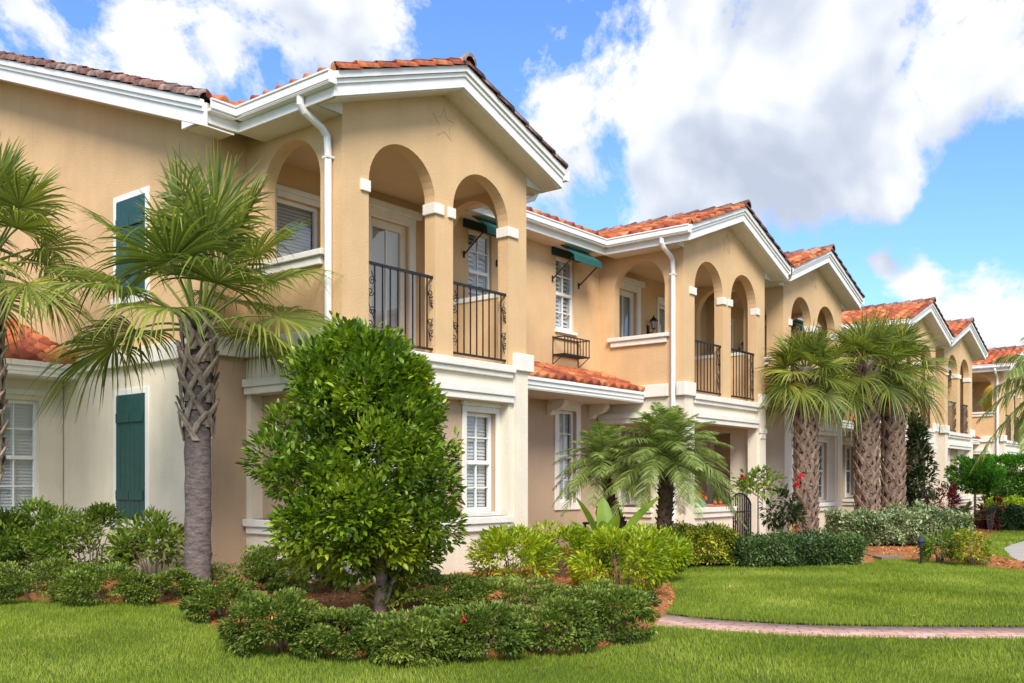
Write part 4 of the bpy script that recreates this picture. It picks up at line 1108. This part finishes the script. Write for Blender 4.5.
pl = PD(-13, 12.6)
fan_palm(pl, gz(pl.x, pl.y), 4.3, .15, .84, 26, 'fan palm cut off by the left edge of the photo', .30, seed=5, nboot=4, pet=.91, low_el=-14, seg=56, dead=1)
GP = 'fan palms with strapped brown trunks'
pl = PD(806, 21.7); fan_palm(pl, gz(pl.x, pl.y), 4.0, .20, .82, 32, 'left fan palm of the far cluster, standing apart behind the dark hedge', 0, group=GP, bootmat='boot2', seed=21, pet=.50, dead=2, low_el=-45, nboot=6)
pl = PD(867, 23.6); fan_palm(pl, gz(pl.x, pl.y), 4.3, .225, .92, 33, 'fan palm with the left one of two touching thick trunks', 0, group=GP, bootmat='boot2', seed=22, pet=.68, dead=2, low_el=-45, nboot=6)
pl = PD(893, 24.6); fan_palm(pl, gz(pl.x, pl.y), 4.4, .23, .96, 33, 'fan palm with the right one of two touching thick trunks', 0, group=GP, bootmat='boot2', seed=23, pet=.70, dead=3, low_el=-45, nboot=6)

def feather_frond(V, T, S, O, az, el, ln, leaf, droop, nl=34, wmax=.009, hang=.35):
    f = np.array([math.cos(az) * math.cos(el), math.sin(az) * math.cos(el), math.sin(el)])
    pts = [O + f * ln * t + np.array([0, 0, -1.]) * ln * droop * t * t for t in np.linspace(0, 1, 12)]
    S.tube([tuple(p) for p in pts], list(np.linspace(.013, .003, 12)), 4, cap=False)
    for k in range(nl):
        t = .10 + .90 * (k + .5) / nl; x = t * 11; i = min(10, int(x)); c = pts[i] + (pts[i + 1] - pts[i]) * (x - i)
        d = pts[i + 1] - pts[i]; d /= np.linalg.norm(d); s = np.cross(d, [0, 0, 1.]); s /= np.linalg.norm(s) + 1e-9; n = np.cross(s, d)
        l = leaf * math.sin(math.pi * min(1, .18 + t * .80)) ** .6 * random.uniform(.85, 1.1)
        for sg in (-1, 1):
            dr = s * sg * .85 + d * (.45 + .4 * t) + n * random.uniform(-.05, .35); dr /= np.linalg.norm(dr)
            P_ = [c + dr * l * u - np.array([0, 0, 1.]) * l * hang * u * u for u in (0, .35, .7, 1)]
            sw = np.cross(dr, n); sw = sw * .8 + n * random.uniform(-.5, .5); sw /= np.linalg.norm(sw)
            strip(V, T, P_, [wmax * .6, wmax, wmax * .7, .001], sw)
def feather_palm(p, z0, pts, rtr, nf, ln, leaf, label, mat='date', nl=34, wmax=.009, seed=1, low_el=-35, droop=.45, hang=.35, rough_bark=True, group=None, kind='date_palm'):
    random.seed(seed); r = empty(kind, (p[0], p[1], z0), label, 'palm tree', group)
    q = MB(); q.tube(pts, [rtr * (1 + .08 * math.sin(i * 3)) for i in range(len(pts))], 12)
    if rough_bark:
        m = 130
        for i in range(m):
            t = i / m * (len(pts) - 1); k = min(len(pts) - 2, int(t)); c = Vector(pts[k]).lerp(Vector(pts[k + 1]), t - k); a = i * 2.4
            on = Vector((math.cos(a), math.sin(a), 0)); q.tube([tuple(c + on * rtr * .8), tuple(c + on * (rtr * 1.25) + Vector((0, 0, .05)))], [.030, .012], 5)
    q.build('trunk', LM['datebark'], r)
    V, T = [], []; S = MB(); top = np.array(pts[-1])
    for i in range(nf):
        az = i * 2.39996 + random.uniform(-.2, .2); u = (i + .5) / nf; el = R(80 - u * (80 - low_el))
        feather_frond(V, T, S, top + np.array([0, 0, -.1 * u]), az, el, ln * random.uniform(.85, 1.1), leaf, droop * (.6 + .7 * u), nl, wmax, hang)
    npmesh('crown', V, T, LM[mat], r); S.build('leaf_stalks', LM[mat], r); return r
GD = 'two short date palms before the recess'
pl = PD(636, 16.6)   # leaning
feather_palm(pl, gz(pl.x, pl.y), [(0, 0, -.05), (-.18, .14, .5), (-.35, .28, 1.0), (-.45, .36, 1.50), (-.46, .37, 1.70)], .085, 52, 1.0, .26, 'shorter date palm with thin trunk leaning left in front of the window', seed=31, group=GD, wmax=.0065, nl=46, low_el=-12, droop=.55)
pl = PD(663, 15.8)
feather_palm(pl, gz(pl.x, pl.y), [(0, 0, -.05), (.02, 0, .5), (.08, 0, 1.0), (.12, 0, 1.55), (.12, 0, 1.85)], .125, 66, 1.28, .30, 'larger date palm with thick dark trunk right of the leaning one', seed=32, group=GD, wmax=.007, nl=54, droop=.52, low_el=-12)
pl = PD(1062, 24.0)
feather_palm(pl, gz(pl.x, pl.y), [(0, 0, -.1), (0, 0, 1.5), (.05, 0, 3.0), (.05, 0, 4.1)], .13, 22, 2.3, .5, 'arching feather palm reaching in from the right edge of the photo', seed=33, nl=46, wmax=.019, low_el=-30, droop=.62, hang=.85, rough_bark=False, kind='queen_palm', mat='date')

# magnolia, small clipped tree, hibiscus and the rest
def small_tree(kind, p, trunk, tr, crown_c, rx, rz, n, ls, label, mat, clumps=40, flowers=None, ratio=.45, spread=.3, spine=False, cat='tree', branches=9, shell=(.6, 1.)):
    r = empty(kind, (p[0], p[1], gz(p[0], p[1])), label, cat)
    pos, D = clumpy(n, rx, rx, rz, clumps, ls, spread, flatbase=False, shell=shell); pos[:, 2] += crown_c
    if spine:  # conical
        k = np.clip((pos[:, 2] - (crown_c - rz)) / (2 * rz), 0, 1); s = (1.15 - .85 * k)[:, None]; pos[:, :2] *= s
    V, T = leaf_arrays(pos, D, ls * rng.uniform(.65, 1.15, n), ratio); npmesh('crown', V, T, LM[mat], r)
    q = MB(); q.tube([(0, 0, -.1), (tr * .3, 0, trunk * .5), (0, 0, crown_c + rz * .3)], [tr, tr * .8, tr * .3], 8)
    for i in range(branches):
        a = i * 2.4; z = crown_c - rz * .7 + i * rz * 1.2 / branches; l = rx * .8
        q.tube([(0, 0, z - .1), (math.cos(a) * l, math.sin(a) * l, z + rz * .3)], [tr * .4, tr * .12], 5)
    q.build('trunk', LM['bark'], r)
    if flowers:
        fl = np.repeat(np.array(flowers), 30, 0) + rng.normal(0, .018, (30 * len(flowers), 3)); V, T = quad_leaves(fl, sph(len(fl)), .06, .8); npmesh('flowers', V, T, LM['flower'], r)
    return r
pl = PD(917, 27.0); small_tree('magnolia_tree', pl, .6, .05, 1.75, .62, 1.55, 2600, .17, 'slim dark leaved magnolia tree right of the thick palm trunks', 'magnolia', 60, spine=True, spread=.22)
pl = PD(975, 28.6); small_tree('clipped_tree', pl, .9, .05, 1.55, .85, .52, 5200, .11, 'small bright green tree clipped to a flattened ball', 'bright', 60, spread=.24, shell=(.5, 1.))
pl = PD(758, 17.6); small_tree('rose_tree', pl, .7, .03, 1.35, .42, .34, 420, .11, 'thin flowering shrub with red blooms leaning over the iron gate', 'midgreen', 16, flowers=[(.62, -.55, 1.42), (.56, -.5, 1.27), (-.28, .15, 1.40)], cat='flowering shrub', shell=(.5, 1.))
pl = PD(783, 18.6); small_tree('dark_shrub', pl, .3, .03, .85, .40, .42, 420, .14, 'loose dark shrub in a pot between gate and strapped palm trunk', 'magnolia', 16, cat='shrub')
px_shrub('croton_plant', 783, 556, 22, 519, 'small orange croton poking above the dark hedge', 'plant', 'croton', 60, .13, ddepth=2.2, clumps=6)
px_shrub('white_flower_shrub', 915, 540, 44, 503, 'pale flowered shrub between the thick palms and the far gate', 'shrub', 'silver', 1400, .09, ddepth=0.0, clumps=16)
px_shrub('red_leaf_plant', 944, 533, 30, 488, 'dark red leaved plant beside the small clipped tree', 'plant', 'red', 500, .17, clumps=14, ratio=.25, ddepth=1.0)
px_shrub('red_leaf_plant', 990, 533, 22, 493, 'dark red leaved plant behind the spiky cycad', 'plant', 'red', 300, .17, clumps=10, ratio=.25, ddepth=1.5)
# spiky cycad
def spiky(kind, p, n, ln, label, mat, cat='plant', seed=3):
    random.seed(seed); r = empty(kind, (p[0], p[1], gz(p[0], p[1])), label, cat); V, T = [], []; S = MB()
    for i in range(n):
        feather_frond(V, T, S, np.array([0, 0, .1]), i * 2.4, R(random.uniform(25, 80)), ln, .16, .35, 22, .012, .1)
    npmesh('fronds', V, T, LM[mat], r); S.build('leaf_stalks', LM[mat], r); return r
spiky('cycad', PD(962, 27.0), 22, 1.1, 'spiky cycad below the small clipped tree', 'agave')
# paddle leaved plant
def paddle(p, label):
    r = empty('paddle_leaf_plant', (p[0], p[1], gz(p[0], p[1])), label, 'plant')
    for (a, el, l, w_) in ((195, 66, 1.0, .15), (20, 50, 1.2, .16), (100, 80, .92, .13), (300, 70, .75, .13), (150, 50, .8, .13), (250, 75, .65, .12)):
        V, T = [], []; f = np.array([math.cos(R(a) - R(51)) * math.cos(R(el)), math.sin(R(a) - R(51)) * math.cos(R(el)), math.sin(R(el))])
        s = np.cross(f, [0, 0, 1.]); s /= np.linalg.norm(s); n = np.cross(s, f); b = 0; m = 14
        for i in range(m + 1):
            t = i / m; c = np.array([0, 0, .1]) + f * l * (.25 + t * .95) - np.array([0, 0, 1]) * .12 * t * t
            ww = w_ * math.sin(math.pi * min(1, t * .93 + .04)) ** .7
            V += [c - s * ww + n * ww * .35, c, c + s * ww + n * ww * .35]
        for i in range(m):
            for k in (0, 1): T.append((3 * i + k, 3 * i + k + 1, 3 * i + 4 + k)); T.append((3 * i + k, 3 * i + 4 + k, 3 * i + 3 + k))
        o = npmesh('leaf', V, T, LM['banana'], r, smooth=True)
        q = MB(); q.tube([(0, 0, -.02), tuple(np.array([0, 0, .1]) + f * l * .3)], [.018, .010], 6); q.build('stalk', LM['banana'], o)
pl = PD(606, 14.6); paddle(pl, 'plant with broad upright paddle leaves under the leaning date palm')

# ---- pots, lamps and small things
M['greenpot'] = mat_plain('green_glaze', (.015, .055, .035), .25, .2, 5)
M['tealpot'] = mat_plain('pale_green_glaze', (.12, .32, .22), .35, .2, 5)
M['terra'] = mat_plain('terracotta', (.45, .14, .05), .8, .15, 8)
M['bluefab'] = mat_plain('blue_paint', (.03, .07, .16), .5, .1)
M['lampblue'] = mat_plain('solar_lamp_top', (.035, .038, .06), .3, .1)
def pot(loc, s, mat, label, plant, pm, n=60, fl=None, group=None, tall=1.):
    r = empty('potted_plant', loc, label, 'potted plant', group)
    q = MB(); q.lathe([(.5 * s, 0), (.85 * s, .5 * s * tall), (.95 * s, 1.0 * s * tall), (.8 * s, 1.5 * s * tall), (.92 * s, 1.6 * s * tall), (.92 * s, 1.7 * s * tall), (.78 * s, 1.68 * s * tall), (.75 * s, 1.5 * s * tall)], (0, 0, 0), 18); q.build('pot', M[mat], r, smooth=True)
    d = sph(n); d[:, 2] = np.abs(d[:, 2]) + .3; c = np.tile([0, 0, 1.6 * s * tall], (n, 1)) + d * rng.uniform(0, plant, (n, 1))
    V, T = leaf_arrays(c, d, plant * .55 * rng.uniform(.7, 1.2, n), .35); npmesh('leaves', V, T, LM[pm], r)
    if fl:
        fl = np.tile([0, 0, 1.6 * s * tall + plant * .8], (fl, 1)) + rng.normal(0, plant * .4, (fl, 3)); V, T = quad_leaves(fl, sph(len(fl)), .06, .8); npmesh('flowers', V, T, LM['orange'], r)
    return r
# sill of the second bay: top at z = 1.0, y from -.09 to .22
GPt = 'pots on the second porch sill'
pot((17.50, .06, 1.0), .085, 'tealpot', 'pale green pot with orange flowers, left on the porch sill', .13, 'midgreen', 50, 40, GPt)
pot((17.80, .06, 1.0), .085, 'tealpot', 'pale green pot with orange flowers, nearer the middle of the porch sill', .11, 'midgreen', 40, 36, GPt)
q = MB(); q.box(18.12, 18.80, -.05, .14, 1.0, 1.045); q2 = q.build('plant_tray', M['terra']); tag(q2, 'narrow terracotta tray along the right half of the porch sill', 'tray')
pot((18.34, .05, 1.047), .05, 'terra', 'small terracotta pot of succulents, left on the tray', .09, 'bright', 30, None, GPt)
pot((18.58, .05, 1.047), .05, 'terra', 'small terracotta pot of succulents, right on the tray', .09, 'midgreen', 30, None, GPt)
# stand with the dark green pot under the recess window
pc = PD(600, 17.4); zz = gz(pc.x, pc.y)
st = empty('plant_stand', (pc.x, pc.y, zz), 'low blue painted stand under the dark green pot', 'plant stand'); st.rotation_euler[2] = R(5)
q = MB(); q.box(-.32, .32, -.18, .18, .56, .60); q.build('top', M['bluefab'], st)
for a in (-.28, .28):
    for b in (-.15, .15):
        q = MB(); q.box(a - .018, a + .018, b - .018, b + .018, 0, .56); q.build('leg', M['bluefab'], st)
pot((pc.x + .12, pc.y, zz + .605), .16, 'greenpot', 'dark green glazed pot with one red bloom beside the leaning date palm', .16, 'midgreen', 14, 5)
# gate pots
pc = PD(786, 18.5); pot((pc.x, pc.y, gz(pc.x, pc.y)), .15, 'terra', 'terracotta pot beside the dark shrub near the gate', .12, 'dark', 24)
# path light
pc = P(921, 562, .15); zz = gz(pc.x, pc.y)
r = empty('path_light', (pc.x, pc.y, zz), 'small black path lamp on a stake in the far red mulch', 'garden lamp')
q = MB(); q.tube([(0, 0, -.1), (0, 0, .30)], .018, 8); q.lathe([(.05, .0), (.06, .02), (.02, .05)], (0, 0, 0), 10); q.build('stake', M['iron'], r)
q = MB(); q.lathe([(.04, .30), (.055, .40)], (0, 0, 0), 10); q.build('lamp_glass', M['lampblue'], r)
q = MB(); q.lathe([(.075, .40), (.07, .43), (.03, .48), (.01, .50)], (0, 0, 0), 12); q.build('cap', M['lampblue'], r)
pc = PD(833, 21.2); zz = gz(pc.x, pc.y)
r = empty('path_light', (pc.x, pc.y, zz), 'dark garden lamp cap peeping over the dark hedge right of the palm', 'garden lamp')
q = MB(); q.tube([(0, 0, -.1), (0, 0, .34)], .022, 8); q.build('stake', M['iron'], r)
q = MB(); q.lathe([(.16, .34), (.15, .42), (.05, .50)], (0, 0, 0), 12); q.build('cap', M['lampblue'], r)
# ---------------------------------------------------------------- sky, sun, camera
w = bpy.data.worlds.new('World'); sc.world = w; w.use_nodes = True
nt = w.node_tree; nt.nodes.clear()
out = N(nt, 'ShaderNodeOutputWorld'); bg = N(nt, 'ShaderNodeBackground')
SUN_EL, SUN_DIR = R(41), Vector((-1.0, -1.0, 0)).normalized()
sky = N(nt, 'ShaderNodeTexSky', sky_type='NISHITA'); sky.sun_disc = False; sky.sun_elevation = SUN_EL
sky.sun_rotation = math.atan2(SUN_DIR.x, SUN_DIR.y); sky.air_density = 1.0; sky.dust_density = .4; sky.ozone_density = 2.0
SKYS = .14
def pdir(px, py):
    v = FW * F + RT * (px - 512.0) + Vector((0, 0, 483.0 - py)); return v.normalized()
# cloud density as a node group of the view direction
def density_group(detail):
    grp = bpy.data.node_groups.new('cloud_density', 'ShaderNodeTree')
    grp.interface.new_socket('Dir', in_out='INPUT', socket_type='NodeSocketVector')
    grp.interface.new_socket('Density', in_out='OUTPUT', socket_type='NodeSocketFloat')
    gi = grp.nodes.new('NodeGroupInput'); go = grp.nodes.new('NodeGroupOutput')
    nz = N(grp, 'ShaderNodeVectorMath', operation='NORMALIZE'); L(grp, gi.outputs[0], nz.inputs[0])
    D = nz.outputs[0]
    n1 = N(grp, 'ShaderNodeTexNoise', i_Scale=6.5, i_Detail=detail, i_Roughness=.66, i_Distortion=.25); L(grp, D, n1.inputs['Vector'])
    k0 = N(grp, 'ShaderNodeMath', operation='MULTIPLY_ADD'); L(grp, n1.outputs[0], k0.inputs[0]); k0.inputs[1].default_value = 2.5; k0.inputs[2].default_value = -.75
    acc = k0.outputs[0]
    blobs = [
    (25, 92, 62, .62), (30, 15, 50, .30), (150, 18, 55, .20), (165, 62, 45, .22), (75, 75, 34, .30), (210, 60, 34, .20), (300, 25, 90, .22), (340, 70, 60, .12), (75, 38, 40, -.40), (232, 90, 42, -.34), (115, 75, 30, -.25), (190, 45, 22, -.22), (40, 60, 20, -.2), (10, 35, 22, -.2), (270, 60, 20, -.16), (20, 8, 50, .10), (150, 95, 26, .12),
    (455, 60, 58, -.50), (495, 130, 40, -.18), (555, 110, 52, .36), (540, 60, 40, .22), (575, 180, 34, .22), (600, 30, 80, .18), (640, 180, 80, .30), (720, 190, 60, .30), (590, 215, 35, -.20), (620, 150, 26, -.10), (760, 60, 110, .24), (870, 110, 100, .30), (700, 130, 90, .18),
    (800, 190, 60, .20), (690, 200, 45, .16), (870, 175, 40, .16), (900, 195, 20, .14), (770, 250, 50, -.24), (905, 200, 26, .20), (960, 40, 80, .26), (742, 3, 32, -.34), (655, 60, 26, -.30), (618, 150, 22, -.34), (905, 120, 24, -.18), (700, 235, 26, -.30), (560, 60, 20, -.25), (480, 10, 16, .25),
    (1010, 160, 58, -.50), (960, 205, 42, -.36), (985, 110, 40, .08), (850, 245, 40, -.22), (920, 275, 30, .30), (880, 262, 13, .42), (945, 310, 30, .12), (990, 300, 30, .26), (955, 245, 36, -.26), (1015, 335, 30, .16), (950, 290, 18, -.14), (835, 290, 30, -.22),
    (870, 222, 18, .10), (1020, 250, 40, -.25), ('V', (.72, -.62, .25), 330, .30), ('V', (-.7, -.7, .5), 300, .15)]  # first V blob: out-of-view cloud added to whiten the door glass reflection
    for (px, py, s, wgt) in blobs:
        c = Vector(py).normalized() if px == 'V' else pdir(px, py)
        dd = N(grp, 'ShaderNodeVectorMath', operation='DISTANCE'); L(grp, D, dd.inputs[0]); dd.inputs[1].default_value = c
        a = N(grp, 'ShaderNodeMath', operation='DIVIDE'); L(grp, dd.outputs['Value'], a.inputs[0]); a.inputs[1].default_value = s / F * .95
        b = N(grp, 'ShaderNodeMath', operation='MULTIPLY'); L(grp, a.outputs[0], b.inputs[0]); L(grp, a.outputs[0], b.inputs[1])
        e = N(grp, 'ShaderNodeMath', operation='MULTIPLY'); L(grp, b.outputs[0], e.inputs[0]); e.inputs[1].default_value = -1
        x = N(grp, 'ShaderNodeMath', operation='EXPONENT'); L(grp, e.outputs[0], x.inputs[0])
        m = N(grp, 'ShaderNodeMath', operation='MULTIPLY_ADD'); L(grp, x.outputs[0], m.inputs[0]); m.inputs[1].default_value = wgt * (.72 if wgt > 0 and s > 35 else 1); L(grp, acc, m.inputs[2])
        acc = m.outputs[0]
    L(grp, acc, go.inputs[0])
    return grp
gA = density_group(10.); gB = density_group(3.)
tc = N(nt, 'ShaderNodeTexCoord')
g1 = N(nt, 'ShaderNodeGroup'); g1.node_tree = gA; L(nt, tc.outputs['Generated'], g1.inputs[0])
ad = N(nt, 'ShaderNodeVectorMath', operation='ADD'); L(nt, tc.outputs['Generated'], ad.inputs[0])
ad.inputs[1].default_value = (-.035, -.01, .05)
g2 = N(nt, 'ShaderNodeGroup'); g2.node_tree = gB; L(nt, ad.outputs[0], g2.inputs[0])
g3 = N(nt, 'ShaderNodeGroup'); g3.node_tree = gB; L(nt, tc.outputs['Generated'], g3.inputs[0])
cover = ramp(nt, g1.outputs[0], [(.42, (0, 0, 0)), (.53, (.42,) * 3), (.66, (1, 1, 1))])
# thick parts go grey underneath
dif = N(nt, 'ShaderNodeMath', operation='SUBTRACT'); L(nt, g3.outputs[0], dif.inputs[0]); L(nt, g2.outputs[0], dif.inputs[1])
sh = N(nt, 'ShaderNodeMath', operation='MULTIPLY_ADD'); L(nt, dif.outputs[0], sh.inputs[0]); sh.inputs[1].default_value = 1.15
th = N(nt, 'ShaderNodeMath', operation='MULTIPLY_ADD'); av = N(nt, 'ShaderNodeMath', operation='MULTIPLY_ADD'); L(nt, g1.outputs[0], av.inputs[0]); av.inputs[1].default_value = .75; av2 = N(nt, 'ShaderNodeMath', operation='MULTIPLY'); L(nt, g3.outputs[0], av2.inputs[0]); av2.inputs[1].default_value = .25; L(nt, av2.outputs[0], av.inputs[2]); L(nt, av.outputs[0], th.inputs[0]); th.inputs[1].default_value = -.70; th.inputs[2].default_value = 1.12
L(nt, th.outputs[0], sh.inputs[2])
cc = ramp(nt, sh.outputs[0], [(.0, (.36, .40, .49)), (.35, (.44, .48, .56)), (.58, (.54, .57, .62)), (.80, (.63, .645, .66))])
sk = N(nt, 'ShaderNodeMix', data_type='RGBA', blend_type='MULTIPLY'); sk.inputs[0].default_value = 1
L(nt, sky.outputs[0], sk.inputs[6]); sk.inputs[7].default_value = (SKYS * .66, SKYS * .86, SKYS * 1.18, 1)
mx = N(nt, 'ShaderNodeMix', data_type='RGBA'); L(nt, cover.outputs[0], mx.inputs[0]); L(nt, sk.outputs[2], mx.inputs[6]); L(nt, cc.outputs[0], mx.inputs[7])
L(nt, mx.outputs[2], bg.inputs[0]); bg.inputs[1].default_value = 1.0
L(nt, bg.outputs[0], out.inputs[0])
w.cycles.sampling_method = 'AUTOMATIC'

sd = bpy.data.lights.new('sun', 'SUN'); sd.energy = 3.1; sd.angle = R(26); sd.color = (1, .95, .87)
so = bpy.data.objects.new('sun', sd); col.objects.link(so); so.location = (-5, -20, 20)
vec = -(SUN_DIR * math.cos(SUN_EL) + Vector((0, 0, math.sin(SUN_EL))))
so.rotation_euler = vec.to_track_quat('-Z', 'Y').to_euler()

cd = bpy.data.cameras.new('camera'); cam = bpy.data.objects.new('camera', cd); col.objects.link(cam)
cam.location = CAM
cam.rotation_euler = (FW.normalized()).to_track_quat('-Z', 'Y').to_euler()
cd.sensor_width = 36; cd.lens = F / 1024 * 36; cd.shift_y = (483 - 341.5) / 1024; cd.clip_end = 2000; cd.clip_start = .05
sc.camera = cam
sc.view_settings.view_transform = 'Standard'; sc.view_settings.look = 'None'; sc.view_settings.gamma = 1; sc.view_settings.exposure = .70
sc.cycles.max_bounces = 6; sc.cycles.transparent_max_bounces = 12
